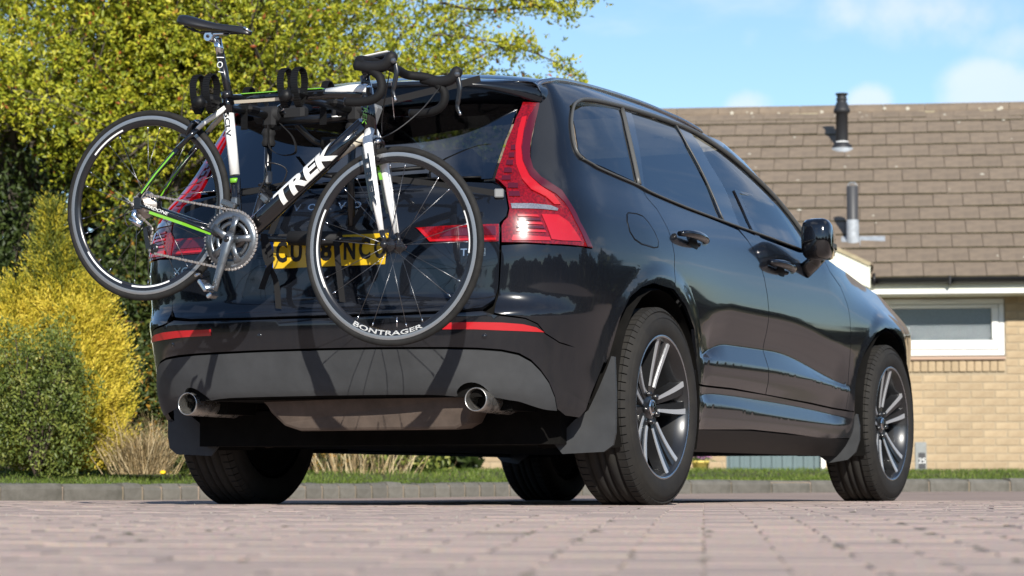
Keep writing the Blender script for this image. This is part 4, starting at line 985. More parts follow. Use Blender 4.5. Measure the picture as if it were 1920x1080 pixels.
def panel(name, poly, material, parent=None, green=False, off=0., gap=.0022, lip=.014, grid=.02, mirror=False, lines=(), sym=False, step=.012, base=None):
    """a body panel: polygon in (m, z) laid on the master surface, rolled edge inwards. sym: polygon is the right half, closed at the centre line"""
    poly = np.array(poly, float)
    key = (name, mirror)
    P = resample(poly, step); P = shrink(P, gap) if gap else P
    if sym: P[:, 0] = np.where(poly_is_centre(P), np.minimum(P[:, 0], 0), P[:, 0])
    lo, hi = P.min(0), P.max(0)
    gx, gz = np.meshgrid(np.arange(lo[0], hi[0], grid), np.arange(lo[1], hi[1], grid)); G = np.stack([gx.ravel(), gz.ravel()], 1)
    k = inside(P, G); G = G[k]
    if len(G): G = G[edge_dist(P, G) > grid*.45]
    extra = []; edges = []
    for ln in lines:
        Lr = np.array(ln, float); seg = []
        for i in range(len(Lr)-1):
            kk = max(1, int(np.linalg.norm(Lr[i+1]-Lr[i])/.02))
            for j in range(kk): seg.append(Lr[i]+(Lr[i+1]-Lr[i])*j/kk)
        seg.append(Lr[-1]); seg = np.array(seg); ok = inside(P, seg) & (edge_dist(P, seg) > .003)
        idx = [-1]*len(seg)
        for i in range(len(seg)):
            if ok[i]: idx[i] = len(P)+len(extra); extra.append(seg[i])
        edges += [(idx[i], idx[i+1]) for i in range(len(seg)-1) if idx[i] >= 0 and idx[i+1] >= 0]
    if extra:
        E_ = np.array(extra)
        if len(G):
            d = np.min(np.linalg.norm(G[:, None]-E_[None], axis=2), 1); G = G[d > grid*.68]
        pts = np.vstack([P, E_, G]) if len(G) else np.vstack([P, E_])
    else: pts = np.vstack([P, G]) if len(G) else P
    n = len(P); edges = [(i, (i+1) % n) for i in range(n)] + edges
    r = delaunay_2d_cdt([Vector(p) for p in pts], edges, [list(range(n))], 1, 1e-6)
    V2 = np.array([(v.x, v.y) for v in r[0]]); F_ = [tuple(f) for f in r[2]]
    X = body_pt(np.abs(V2[:, 0]), V2[:, 1], green); N = body_normal(np.abs(V2[:, 0]), V2[:, 1], green)
    flip = np.sign(np.where(V2[:, 0] < 0, -1, 1))
    X[:, 1] *= flip; N[:, 1] *= flip
    # outward orientation: away from the body core
    core = np.stack([np.clip(X[:, 0], -.1, 2.6), 0*X[:, 1], np.minimum(X[:, 2], 1.0)], 1)
    sgn = np.sign(np.sum((X-core)*N, 1)); N *= np.where(sgn == 0, 1, sgn)[:, None]
    if mirror: X[:, 1] *= -1; N[:, 1] *= -1
    X = X+N*(off(V2)[:, None] if callable(off) else off)
    if not np.ndim(X): pass
    orig = {tuple(np.round(p, 5)): i for i, p in enumerate(V2)}
    ring = [orig.get(tuple(np.round(np.array([np.float32(p[0]), np.float32(p[1])], float), 5))) for p in P]
    if any(q is None for q in ring):
        ring = [int(np.argmin(np.sum((V2-p)**2, 1))) for p in P]
    nv = len(X); nr = len(ring)
    low = X[ring]-N[ring]*lip
    allv = np.vstack([X, low])
    tri = []
    for f in F_:
        a, b, c = X[f[0]], X[f[1]], X[f[2]]
        if np.cross(b-a, c-a)@N[f[0]] < 0: f = f[::-1]
        tri.append(tuple(f))
    sides = [(ring[i], ring[(i+1) % nr], nv+(i+1) % nr, nv+i) for i in range(nr)] if lip else []
    b_ = base if base is not None else (0, 0, 0)
    me = bpy.data.meshes.new(name); me.from_pydata([tuple(v) for v in allv-np.array(b_)], [], tri+sides)
    me.polygons.foreach_set('use_smooth', [True]*len(tri)+[False]*len(sides)); me.update()
    ln = []
    for p in me.polygons:
        if p.index < len(tri):
            for vi in p.vertices: ln.append(tuple(N[vi]))
        else:
            for _ in p.vertices: ln.append(tuple(p.normal))
    me.normals_split_custom_set(ln)
    return link_mesh(name, me, parent if parent is not None else car, material)
def poly_is_centre(P): return P[:, 0] < .006
def both(name, poly, material, label=None, **k):
    return panel(name, poly, material, **k), panel(name, poly, material, mirror=True, **k)
def on_body(m, z, green=False, off=0):
    p = body_point(np.array([float(abs(m))]), np.array([float(z)]), green)[0]; n = body_normal(np.array([float(abs(m))]), np.array([float(z)]), green)[0]
    c = np.array([min(max(p[0], 0), 2.4), 0, min(p[2], 1.0)])
    if (p-c)@n < 0: n = -n
    if m < 0: p[1] *= -1; n[1] *= -1
    return Vector(p+n*off), Vector(n)

LAMP_OUT = [(1.182, 1.451), (1.135, 1.41), (1.095, 1.369), (1.056, 1.319), (1.036, 1.281), (1.025, 1.249), (1.022, 1.228), (1.028, 1.189), (1.062, 1.156), (1.118, 1.132), (1.181, 1.109), (1.205, 1.066), (1.254, .994), (1.356, .905)]
LAMP_BOT = [(1.155, .907), (1.019, .907), (.921, .910), (.819, .911)]
LAMP_IN = [(.819, .945), (.820, .973), (.831, .990), (.848, 1.002), (.859, 1.032), (.862, 1.069), (.866, 1.107), (.838, 1.134), (.819, 1.144), (.847, 1.20), (.897, 1.299), (.960, 1.387), (1.029, 1.452)]
LAMP = LAMP_OUT + LAMP_BOT + LAMP_IN
BAND = [(.460, .975), (.629, .979), (.815, .980), (.813, .913), (.672, .913), (.563, .915), (.511, .944)]
TG = [(.862, 1.1), (.860, 1.069), (.857, 1.032), (.846, 1.005), (.817, .981), (.815, .911), (.816, .829), (.817, .755), (.809, .712), (.774, .682), (.671, .672)]
BSEAM = [(.862, .660), (.970, .648), (1.033, .630), (1.079, .598), (1.115, .586), (1.173, .568), (1.231, .561), (1.601, .532)]
ARCH_R = [(1.62, .505), (1.664, .529), (1.718, .592), (1.79, .683), (1.912, .754), (1.983, .788), (2.086, .812), (2.206, .817), (2.29, .801), (2.425, .747), (2.541, .667), (2.592, .567), (2.585, .459), (2.558, .352), (2.56, .29)]
ARCH_F = [(4.60, .285), (4.595, .399), (4.594, .507), (4.621, .593), (4.668, .658), (4.723, .714), (4.80, .775), (4.908, .805), (5.029, .803), (5.133, .763), (5.221, .690), (5.285, .59), (5.31, .48), (5.30, .37), (5.28, .30)]
RDSEAM = [(2.251, 1.20), (2.252, 1.151), (2.30, 1.11), (2.318, 1.037), (2.322, .937), (2.305, .863), (2.292, .803)]
MIDSEAM = [(3.196, 1.122), (3.26, 1.073), (3.325, 1.001), (3.362, .926), (3.385, .844), (3.415, .692), (3.422, .544), (3.455, .475), (3.475, .447)]
FRSEAM = [(4.225, 1.092), (4.272, 1.02), (4.40, .960), (4.455, .888), (4.472, .815), (4.485, .72), (4.516, .626), (4.530, .542), (4.522, .412)]
SILL = [(2.587, .459), (3.071, .457), (3.48, .448), (4.068, .428), (4.522, .409)]
def near(poly, m):
    for (a, b), (c, d) in zip(poly, poly[1:]):
        if min(a, c) <= m <= max(a, c): return b+(d-b)*(m-a)/((c-a) or 1e-9)
QW = [(1.60, 1.255), (1.535, 1.275), (1.523, 1.30), (1.566, 1.345), (1.712, 1.402), (1.926, 1.467), (1.996, 1.494), (2.075, 1.513), (2.232, 1.527), (2.482, 1.538), (2.768, 1.543), (2.981, 1.538), (3.061, 1.535), (3.135, 1.522), (3.236, 1.479), (3.305, 1.413), (3.352, 1.328), (3.385, 1.207), (3.39, 1.10)]
BELT = [(1.60, 1.253), (1.78, 1.238), (1.919, 1.226), (2.069, 1.207), (2.218, 1.195)]
TOPL = [(1.19, 1.507), (1.32, 1.532), (1.62, 1.548), (1.93, 1.562), (2.06, 1.574), (2.32, 1.590), (2.61, 1.600), (2.86, 1.600), (3.02, 1.592), (3.14, 1.575), (3.235, 1.535), (3.30, 1.478), (3.362, 1.408), (3.408, 1.324), (3.44, 1.20), (3.45, 1.09)]
BELT_F = [(2.218, 1.195), (2.337, 1.178), (2.628, 1.156), (2.799, 1.142), (2.95, 1.128), (3.104, 1.115), (3.262, 1.099)]   # on the greenhouse parameter
# side frame with the quarter panel: lamp, roof edge, windscreen pillar, window opening, rear door seam, wheel arch, bumper seam
side_poly = ([(.817, .70), (.819, .905)] + LAMP_BOT[::-1][1:] + LAMP_OUT[::-1] + TOPL + QW[::-1] + BELT + RDSEAM + ARCH_R[::-1][8:] + BSEAM[::-1][1:] + [(.83, .665)])
# ---- panels
def car_both(name, poly, material, **k): return both(name, poly, material, **k)
car_both('quarter_panel', side_poly, PAINT, green='mixed', grid=.018)
rd = [(2.252, 1.186)] + [(2.337, 1.17), (2.6, 1.150), (2.85, 1.136), (3.192, 1.113)] + MIDSEAM[1:] + [(3.071, .459), (2.587, .461)] + [(2.594, .567), (2.541, .667), (2.425, .747), (2.292, .801)] + RDSEAM[::-1][1:-1]
def dbl(f, a, b): return [[(x+2.1937, float(f(x))+d) for x in np.arange(a, b, .03)] for d in (.0045, -.0045)]
creases = dbl(blade_top, .52, 2.30) + dbl(blade_low, .44, 2.36)
creases2 = dbl(sill_top, .40, 2.40) + dbl(sill_low, .40, 2.40)
rdoors = car_both('rear_door', rd, PAINT, lines=creases, grid=.018, gap=.0032)
fd = MIDSEAM + [(4.068, .430), (4.522, .411)] + FRSEAM[::-1][1:] + [(3.9, 1.079), (3.5, 1.100)]
fdoors = car_both('front_door', fd, PAINT, lines=creases, grid=.018, gap=.0032)
sill = SILL + [(4.595, .405), (4.60, .285), (4.297, .279), (3.797, .293), (3.334, .300), (2.623, .286), (2.56, .29), (2.558, .352), (2.585, .455)]
car_both('sill_panel', sill, PAINT, lines=creases2, grid=.018)
car_both('lower_sill', [(2.56, .287), (3.334, .297), (3.797, .290), (4.6, .282), (4.6, .205), (2.6, .205)], BLACKP, gap=.001)
fender = FRSEAM[::-1] + [(4.44, 1.058), (4.95, 1.022), (5.3, .985), (5.6, .925), (5.7, .90), (5.7, .66)] + [(5.45, .64), (5.262, .628)] + ARCH_F[::-1][4:] + [(4.595, .405)]
car_both('front_wing', fender, PAINT, grid=.02)
fb = [(5.7, .66), (5.45, .638), (5.265, .626)] + ARCH_F[11:] + [(5.28, .25), (6.285, .25), (6.285, .66)]
panel('front_bumper', fb, PAINT, grid=.03); panel('front_bumper', fb, PAINT, mirror=True, grid=.03)
panel('radiator_grille', [(5.7, .665), (6.285, .665), (6.285, .90), (5.705, .895)], GLOSSB, gap=.004, grid=.04); panel('radiator_grille', [(5.7, .665), (6.285, .665), (6.285, .90), (5.705, .895)], GLOSSB, mirror=True, gap=.004, grid=.04)
# ---- rear: tailgate lower half, glass, bumper, cladding (symmetric: polygon in signed m)
def sym(half): return half + [(-a, b) for a, b in half[::-1] if a > 1e-6]
tg_poly = sym([(0, 1.137), (.40, 1.138), (.70, 1.135), (.812, 1.128), (.845, 1.115)] + TG + [(.4, .668), (0, .667)])
def tg_off(V):
    m, z = np.abs(V[:, 0]), V[:, 1]
    return -.028*smooth(.35, .31, m)*smooth(.785, .80, z)*smooth(.995, .975, z) + .004
tailgate = panel('tailgate', tg_poly, PAINT, off=tg_off, grid=.018)
rg = sym([(0, 1.144), (.40, 1.145), (.70, 1.142), (.812, 1.146), (.838, 1.20), (.888, 1.299), (.950, 1.387), (1.005, 1.445), (.8, 1.452), (.4, 1.455), (0, 1.456)])
rear_glass = panel('rear_window', rg, GLASS_R, green=True, grid=.03, gap=.003, lip=.004)
bump = sym([(0, .663), (.4, .664), (.671, .668), (.78, .676), (.83, .662), (.862, .657)] + BSEAM[1:] + [(1.617, .53), (1.563, .484), (1.487, .417), (1.404, .337), (1.332, .309), (1.21, .315), (1.155, .337), (1.147, .384), (1.112, .432), (1.062, .473), (1.012, .505), (.953, .527), (.874, .539), (.772, .545), (.651, .548), (.3, .552), (0, .553)])
panel('rear_bumper', bump, PAINT, grid=.018)
tipm = .588/.93
def clad_notch():
    return [(.90, .345)] + [(.742+.074*math.cos(w), .362+.062*math.sin(w)) for w in np.linspace(-.1, math.pi+.1, 15)] + [(.60, .362)]
clad = sym([(0, .549), (.3, .548), (.651, .544), (.772, .541), (.874, .535), (.953, .523), (1.012, .501), (1.062, .469), (1.112, .428), (1.145, .38), (1.152, .332), (1.0, .338)] + clad_notch() + [(.534, .366), (.34, .368), (0, .369)])
def clad_off(V):
    m, z = np.abs(V[:, 0]), V[:, 1]
    return .004 - .042*np.clip((.462-z)/.10, 0, 1)*smooth(1.10, .93, m)
panel('bumper_cladding', clad, CLAD, off=clad_off, grid=.018)
refl = [(.56, .634), (.637, .634), (.756, .635), (.866, .633), (.961, .628), (1.027, .618), (1.073, .602), (1.016, .603), (.869, .606), (.758, .610), (.638, .611), (.56, .611)]
car_both('rear_reflector', refl, REFL, off=.003, lip=.006, gap=0)
# dark inner shell closing the shut lines
panel('inner_shell', [(-1.55, .36), (1.55, .36), (1.55, .50), (1.0, .62), (1.0, 1.10), (-1.0, 1.10), (-1.0, .62), (-1.55, .50)], UNDER, off=-.040, gap=0, lip=0, grid=.05)
for mir in (False, True): panel('inner_shell', [(2.63, .30), (4.57, .30), (4.57, 1.03), (2.40, 1.10), (2.40, .90), (2.63, .72)], UNDER, off=-.045, gap=0, lip=0, grid=.06, mirror=mir)
# ---- tail lamps: smoked red housing with light guide, cell clusters and a clear reversing strip
for mir in (False, True):
    lp = panel('tail_lamp', LAMP, LENS, green=True, off=.006, gap=.003, lip=.02, grid=.018, mirror=mir)
    k = dict(parent=lp, green=True, gap=0, lip=.004, grid=.02, mirror=mir)
    panel('smoked_edge', [(1.150, 1.445), (1.178, 1.447), (1.130, 1.405), (1.090, 1.365), (1.052, 1.318), (1.032, 1.28), (1.021, 1.249), (1.018, 1.228), (1.024, 1.186), (1.058, 1.152), (1.115, 1.127), (1.176, 1.104), (1.200, 1.064), (1.246, .992), (1.34, .912), (1.29, .910), (1.20, 1.0), (1.16, 1.06), (1.12, 1.09), (1.05, 1.115), (1.0, 1.15), (.975, 1.21), (.975, 1.26), (1.0, 1.33), (1.05, 1.39)], LENSD, off=.0085, **k)
    panel('light_guide', [(1.0, 1.385), (1.035, 1.39), (1.0, 1.335), (.972, 1.27), (.968, 1.215), (.988, 1.155), (1.035, 1.117), (1.10, 1.085), (1.125, 1.05), (1.085, 1.048), (1.05, 1.075), (.985, 1.10), (.948, 1.14), (.932, 1.20), (.940, 1.27), (.965, 1.335)], LENSB, off=.0105, **k)
    panel('reversing_strip', [(.872, 1.049), (.96, 1.049), (1.06, 1.044), (1.10, 1.034), (1.09, 1.026), (1.0, 1.030), (.872, 1.031)], LENSC, off=.0105, **k)
    panel('brake_block', [(1.0, 1.012), (1.09, 1.012), (1.15, .99), (1.235, .925), (1.10, .922), (1.04, .925)], LENSB, off=.0105, **k)
    panel('lamp_frame', [(.862, .925), (.868, .938), (1.03, .932), (1.035, .920), (.862, .918)], LENSB, off=.0115, **k)
    for row in range(5):
        zz = .950 + .0135*row
        panel('light_cell', [(.880+.003*row, zz), (1.015-.007*row, zz-.002), (1.010-.007*row, zz+.0055), (.880+.003*row, zz+.0075)], LENSD if row % 2 else LENSB, off=.0105, **k)
    for row in range(7):
        zz = 1.075 + .030*row; ml = .872+.005*row if row < 2 else .852+.017*(row-2)*.9
        panel('light_cell', [(ml, zz), (ml+.05-.004*row, zz), (ml+.052-.004*row, zz+.018), (ml+.004, zz+.018)], LENSD, off=.0100, **k)
    bl = panel('tail_lamp_arm', BAND, LENS, off=.009, gap=.003, lip=.012, mirror=mir)
    k = dict(parent=bl, gap=0, lip=.003, grid=.02, mirror=mir)
    panel('light_guide', [(.50, .968), (.545, .928), (.80, .928), (.80, .920), (.535, .920), (.480, .968)], LENSB, off=.0125, **k)
    panel('light_cell', [(.60, .968), (.80, .969), (.80, .938), (.575, .938)], LENSD, off=.0115, **k)
# ---- glazing
QGL = [(1.93, 1.448), (2.02, 1.476), (2.1, 1.489), (2.243, 1.504), (2.426, 1.518), (2.355, 1.434), (2.279, 1.319), (2.228, 1.210), (2.075, 1.226), (1.97, 1.240), (1.78, 1.256), (1.66, 1.273), (1.64, 1.29), (1.70, 1.335), (1.80, 1.385)]
RGL = [(2.545, 1.524), (2.785, 1.533), (2.956, 1.532), (2.911, 1.44), (2.891, 1.337), (2.882, 1.244), (2.873, 1.148), (2.721, 1.158), (2.482, 1.173), (2.29, 1.188), (2.353, 1.286), (2.454, 1.414)]
FGL = [(3.061, 1.529), (3.126, 1.517), (3.23, 1.474), (3.298, 1.409), (3.344, 1.324), (3.374, 1.207), (3.375, 1.107), (3.267, 1.107), (3.111, 1.122), (2.964, 1.137), (2.991, 1.275), (3.004, 1.394)]
BPL = [(2.960, 1.540), (3.062, 1.533), (3.008, 1.394), (2.995, 1.275), (2.966, 1.130), (2.87, 1.142), (2.880, 1.243), (2.889, 1.339), (2.909, 1.443)]
CPL = [(2.426, 1.520), (2.545, 1.526), (2.454, 1.414), (2.353, 1.286), (2.29, 1.186), (2.228, 1.200), (2.279, 1.319), (2.355, 1.434)]
for mir in (False, True):
    rdo = rdoors[1 if mir else 0]; fdo = fdoors[1 if mir else 0]
    panel('quarter_window', QGL, GLASS_R, green=True, off=-.006, gap=0, lip=.003, grid=.03, mirror=mir)
    panel('window_glass', RGL, GLASS_R, parent=rdo, green=True, off=-.006, gap=0, lip=.003, grid=.03, mirror=mir)
    panel('window_glass', FGL, GLASS_S, parent=fdo, green=True, off=-.006, gap=0, lip=.003, grid=.03, mirror=mir)
    panel('door_pillar', BPL, GLOSSB, green=True, off=-.002, gap=.001, grid=.03, mirror=mir)
    panel('door_pillar', CPL, GLOSSB, green=True, off=-.004, gap=.001, grid=.03, mirror=mir)
    s = -1 if mir else 1
    def trimline(pts, r, name='window_trim', green=True, off=.002, flat=.6, m_=TRIM):
        P = []
        for a, b in pts:
            q, n = on_body(a, b, green, off); q.y *= s; P.append(q)
        return MB().tube(spline(P, 4), r, 8, flat=flat).build(name, m_, car)
    trimline([(1.60, 1.250), (1.545, 1.27), (1.535, 1.30), (1.58, 1.345), (1.72, 1.402), (1.935, 1.464), (2.0, 1.490), (2.08, 1.508), (2.232, 1.521), (2.482, 1.532), (2.768, 1.538), (2.981, 1.536), (3.061, 1.531), (3.132, 1.520), (3.233, 1.476), (3.302, 1.411), (3.349, 1.326), (3.381, 1.207), (3.385, 1.11)], .0095)
    trimline([(1.60, 1.250), (1.78, 1.238), (1.919, 1.224), (2.069, 1.207), (2.218, 1.193)] + [(a, b-.002) for a, b in BELT_F[1:]] + [(3.385, 1.096)], .008)
    trimline([(2.445, 1.524), (2.37, 1.434), (2.295, 1.319), (2.24, 1.20)], .009, off=.0)
    trimline([(2.965, 1.532), (2.918, 1.44), (2.898, 1.337), (2.888, 1.244), (2.878, 1.14)], .0045, off=.0)
    # roof rail
    P = []
    for a, b in [(1.12, 1.503), (1.20, 1.525), (1.32, 1.547), (1.62, 1.562), (1.93, 1.576), (2.06, 1.588), (2.32, 1.604), (2.61, 1.614), (2.86, 1.614), (3.02, 1.604), (3.14, 1.583), (3.22, 1.553)]:
        q, n = on_body(min(a, 3.2), min(b-.012, 1.60), True, .0); q.z = b-.012; q.y *= s; P.append(q)
    MB().tube(spline(P, 5), [.006]+[.014]*(len(spline(P, 5))-2)+[.006], 8, flat=.75).build('roof_rail', ALU, car)
# windscreen, roof, bonnet
ws = []
L_, R_ = [], []
zsn = [1.095, 1.2, 1.324, 1.408, 1.478, 1.535]; msn = [3.452, 3.442, 3.412, 3.366, 3.304, 3.24]
wv, wf = [], []
for i, (z_, m_) in enumerate(zip(zsn, msn)):
    for j in range(13):
        mm = m_ + (4.2937-m_)*(j/12); p = body_point(np.array([mm]), np.array([z_]), True)[0]; wv.append(p)
    for j in range(11, -1, -1):
        mm = m_ + (4.2937-m_)*(j/12); p = body_point(np.array([mm]), np.array([z_]), True)[0]; p = p*np.array([1, -1, 1]); wv.append(p)
for i in range(5):
    for j in range(24): wf.append((i*25+j, i*25+j+1, (i+1)*25+j+1, (i+1)*25+j))
MB().add(wv, wf).build('windscreen', GLASS_S, car)
rv, rf_ = [], []
edge = []
for a, b in [(1.08, 1.495)] + TOPL[:10]:
    q, n = on_body(a, b, True, -.004); edge.append(q)
ctr_x = None
for i, q in enumerate(edge):
    cr = .045+.012*min(1, i/3); bow = -.10*(1-i/2) if i < 2 else .16*smooth(6, 10, i)
    for j in range(25):
        u = -1+2*j/24; rv.append((q.x+bow*(1-u*u), q.y*(-u)*-1 if False else -q.y*u, q.z+cr*(1-abs(u)**2.6)))
for i in range(len(edge)-1):
    for j in range(24): rf_.append((i*25+j, i*25+j+1, (i+1)*25+j+1, (i+1)*25+j))
MB().add(rv, rf_).build('roof', PAINT, car)
bv, bf = [], []
be = [(2.10, .80, 1.07), (2.3, .795, 1.045), (2.6, .78, 1.01), (2.95, .755, .965), (3.25, .71, .915), (3.45, .65, .865), (3.55, .60, .83)]
for i, (x_, y_, z_) in enumerate(be):
    for j in range(21):
        u = -1+2*j/20; bv.append((x_+(.30-.12*i/6)*(1-abs(u)**2.2), y_*u*(1+.10*(1 if abs(u) > .95 else 0)), z_-.012*(abs(u) > .95)+.045*(1-abs(u)**2.4)))
for i in range(len(be)-1):
    for j in range(20): bf.append((i*21+j, i*21+j+1, (i+1)*21+j+1, (i+1)*21+j))
MB().add(bv, bf).build('bonnet', PAINT, car)
# spoiler over the rear window
sv, sf = [], []; NY = 41
for j in range(NY):
    u = -1+2*j/(NY-1); a = abs(u); y_ = .662*u
    xt = -.725 + .235*a**3.2 + .02*a*a          # trailing edge, swept forward at the ends
    zt = 1.513 + .012*(1-a*a)
    th_ = .020 + .042*max(0, (a-.72)/.28)**1.5
    xf_ = -.40+.0*a; zf = 1.522 + .055*(1-a**2.4)
    prof = [(xf_, zf), (xf_-.12, zf-.012*(1-a)-.002), ((xt+xf_)/2-.06, zt+.010), (xt+.02, zt+.004), (xt, zt-.006), (xt+.002, zt-th_), (xt+.018, zt-th_-.006), (xt+.07, zt-th_-.016), (-.485-.07*(1-a), 1.440), (-.40, 1.43)]
    for x_, z_ in prof: sv.append((x_, y_, z_))
k_ = 10
for j in range(NY-1):
    for i in range(k_-1): sf.append((j*k_+i, j*k_+i+1, (j+1)*k_+i+1, (j+1)*k_+i))
sf += [tuple(range(k_)), tuple(range((NY-1)*k_, NY*k_))[::-1]]
sp_ = MB().add(sv, sf).build('roof_spoiler', PAINT, car)
sp_.modifiers.new('s', 'SUBSURF').levels = 1; sp_.modifiers['s'].render_levels = 1
MB().box((-.60, 0, 1.476), (.02, .42, .018), bev=.004).build('high_brake_lamp', LENSD, car)
# black strip under the glass and wiper
MB().tube([on_body(m_, 1.150, True, .006)[0] for m_ in np.linspace(-.76, .76, 21)], .009, 6, flat=.5).build('window_seal', BLACKP, car)
wp = [on_body(m_, 1.175+.02*abs(m_), True, .02)[0] for m_ in (-.1, .1, .3, .5)]
MB().tube([on_body(0, 1.16, True, .03)[0]] + wp, .008, 6).build('rear_wiper', BLACKP, car)
# ---- doors: handles, fuel flap, mirror
for mir in (False, True):
    s = -1 if mir else 1
    for door, (m0, z0, m1, z1) in ((rdoors[mir], (2.395, 1.020, 2.66, 1.006)), (fdoors[mir], (3.415, .993, 3.70, .974))):
        mb = MB(); P = []; R = []
        for t in np.linspace(0, 1, 9):
            q, n = on_body(m0+(m1-m0)*t, z0+(z1-z0)*t, False, .012+.030*math.sin(math.pi*min(1, max(0, t)))**.6); q.y *= s; P.append(q); R.append(.013+.009*math.sin(math.pi*t)**.7)
        mb.tube(P, R, 10, flat=.75); mb.build('door_handle', GLOSSB, door)
        q, n = on_body((m0+m1)/2+.03, (z0+z1)/2-.022, False, -.014); q.y *= s
        mb = MB(); mb.lathe([(0, .016), (.035, .0155), (.05, .013)], q, (0, -s, 0), 20); mb.build('handle_recess', BLACKP, door)
    fuel = [(1.962, 1.056), (1.985, 1.066), (2.065, 1.069), (2.105, 1.065), (2.135, 1.045), (2.163, 1.01), (2.178, .977), (2.165, .953), (2.124, .947), (2.018, .952), (1.965, .965), (1.938, .991), (1.938, 1.03)]
    if not mir:
        P = [on_body(a, b, True, -.0005)[0] for a, b in fuel+fuel[:1]]
        MB().tube(P, .0028, 5, caps=False).build('fuel_flap_gap', BLACKP, car)
        panel('fuel_flap', fuel, PAINT, green=True, off=.0012, gap=.004, lip=.003)
    # folded mirror
    my = -s
    hv = MB(); NU, NV_ = 16, 10; vs = []
    for i in range(NU):
        w = 2*math.pi*i/NU
        for j in range(NV_+1):
            v = -math.pi/2+math.pi*j/NV_
            ce = lambda t, e: math.copysign(abs(math.cos(t))**e, math.cos(t)); se = lambda t, e: math.copysign(abs(math.sin(t))**e, math.sin(t))
            X = .135*ce(v, .45)*ce(w, .5); Y = .062*ce(v, .45)*se(w, .6); Z = .084*se(v, .6)
            Y *= 1-.25*(X/.135); Z += .012*(X/.135)*(Z/.084)*-1
            vs.append((1.715+X, my*(.985-.10*X - Y), 1.122+Z-.03*X))
    fs = [(i*(NV_+1)+j, ((i+1) % NU)*(NV_+1)+j, ((i+1) % NU)*(NV_+1)+j+1, i*(NV_+1)+j+1) for i in range(NU) for j in range(NV_)]
    hv.add(vs, fs); mo = hv.build('wing_mirror', GLOSSB, car)
    MB().tube([(1.76, my*.965, 1.07), (1.735, my*.945, 1.03), (1.72, my*.905, .992)], [.05, .042, .045], 12, flat=.55, up=(0, 1, 0)).build('mirror_foot', GLOSSB, mo)
    MB().ribbon([(1.66, my*1.052, 1.10), (1.74, my*1.046, 1.098), (1.80, my*1.028, 1.097)], (0, 0, 1), .018, .006).build('side_repeater', LENSC, mo)
    MB().box((1.592, my*.988, 1.128), (.010, .070, .10), bev=.004).build('mirror_glass_edge', BLACKP, mo)
# ---- interior
ins = MB(); ins.box((1.0, 0, .62), (2.9, 1.55, .05)); ins.box((-.55, 0, .85), (.05, 1.3, .5)); ins.build('cabin_floor', SEATM, car)
for x_, ys in ((1.35, (-.38, .38)), (.35, (-.42, 0, .42))):
    for y_ in ys:
        st = MB(); st.box((x_-.10, y_, .92), (.16, .48, .62), Matrix.Rotation(-.28, 3, 'Y'), bev=.05); st.box((x_+.18, y_, .72), (.5, .5, .16), bev=.05)
        st.box((x_-.22, y_, 1.29), (.10, .27, .19), Matrix.Rotation(-.2, 3, 'Y'), bev=.04); st.build('seat', SEATM, car)
MB().box((2.15, 0, .98), (.42, 1.5, .22), Matrix.Rotation(.15, 3, 'Y'), bev=.06).build('dashboard', SEATM, car)
MB().lathe([(.175, -.012), (.187, 0), (.175, .012), (.163, 0)], (1.85, -.38, 1.03), (1, 0, -.35), 28, closed=True).build('steering_wheel', SEATM, car)
# ---- underbody
ub = MB(); ub.box((1.45, 0, .285), (3.9, 1.50, .13)); ub.box((1.45, 0, .45), (2.0, 1.62, .3)); ub.box((-.45, 0, .46), (.75, 1.2, .16)); ub.build('underbody', UNDER, car)
for cx in (0, WB):
    for s in (-1, 1):
        lv, lf = [], []
        for i in range(19):
            w = math.radians(-25+230*i/18); c_, s_ = math.cos(w), math.sin(w)
            for y_, r_ in ((.925, .405), (.90, .412), (.60, .412), (.58, .05)): lv.append((cx+.015+r_*c_, s*y_, .385+r_*1.02*s_))
        for i in range(18):
            for j in range(3): lf.append((i*4+j, i*4+j+1, (i+1)*4+j+1, (i+1)*4+j))
        MB().add(lv, lf).build('wheel_arch_liner', UNDER, car)
mf = MB()
so = [(.31, .40), (.30, .375), (.285, .335), (.235, .288), (.17, .268), (-.46, .268), (-.505, .288), (-.535, .335), (-.545, .375), (-.55, .40)]
fr_ = [(-.775+.25*max(0, .375-b_), a_, b_) for a_, b_ in so]; bk_ = [(-.52, a_*.9, b_+.01) for a_, b_ in so]
mf.add(fr_+bk_, [tuple(range(10)), tuple(range(10, 20))[::-1]]+[(i, (i+1) % 10, 10+(i+1) % 10, 10+i) for i in range(10)], False); mf.build('exhaust_silencer', MUFF, car, bevel=.012)
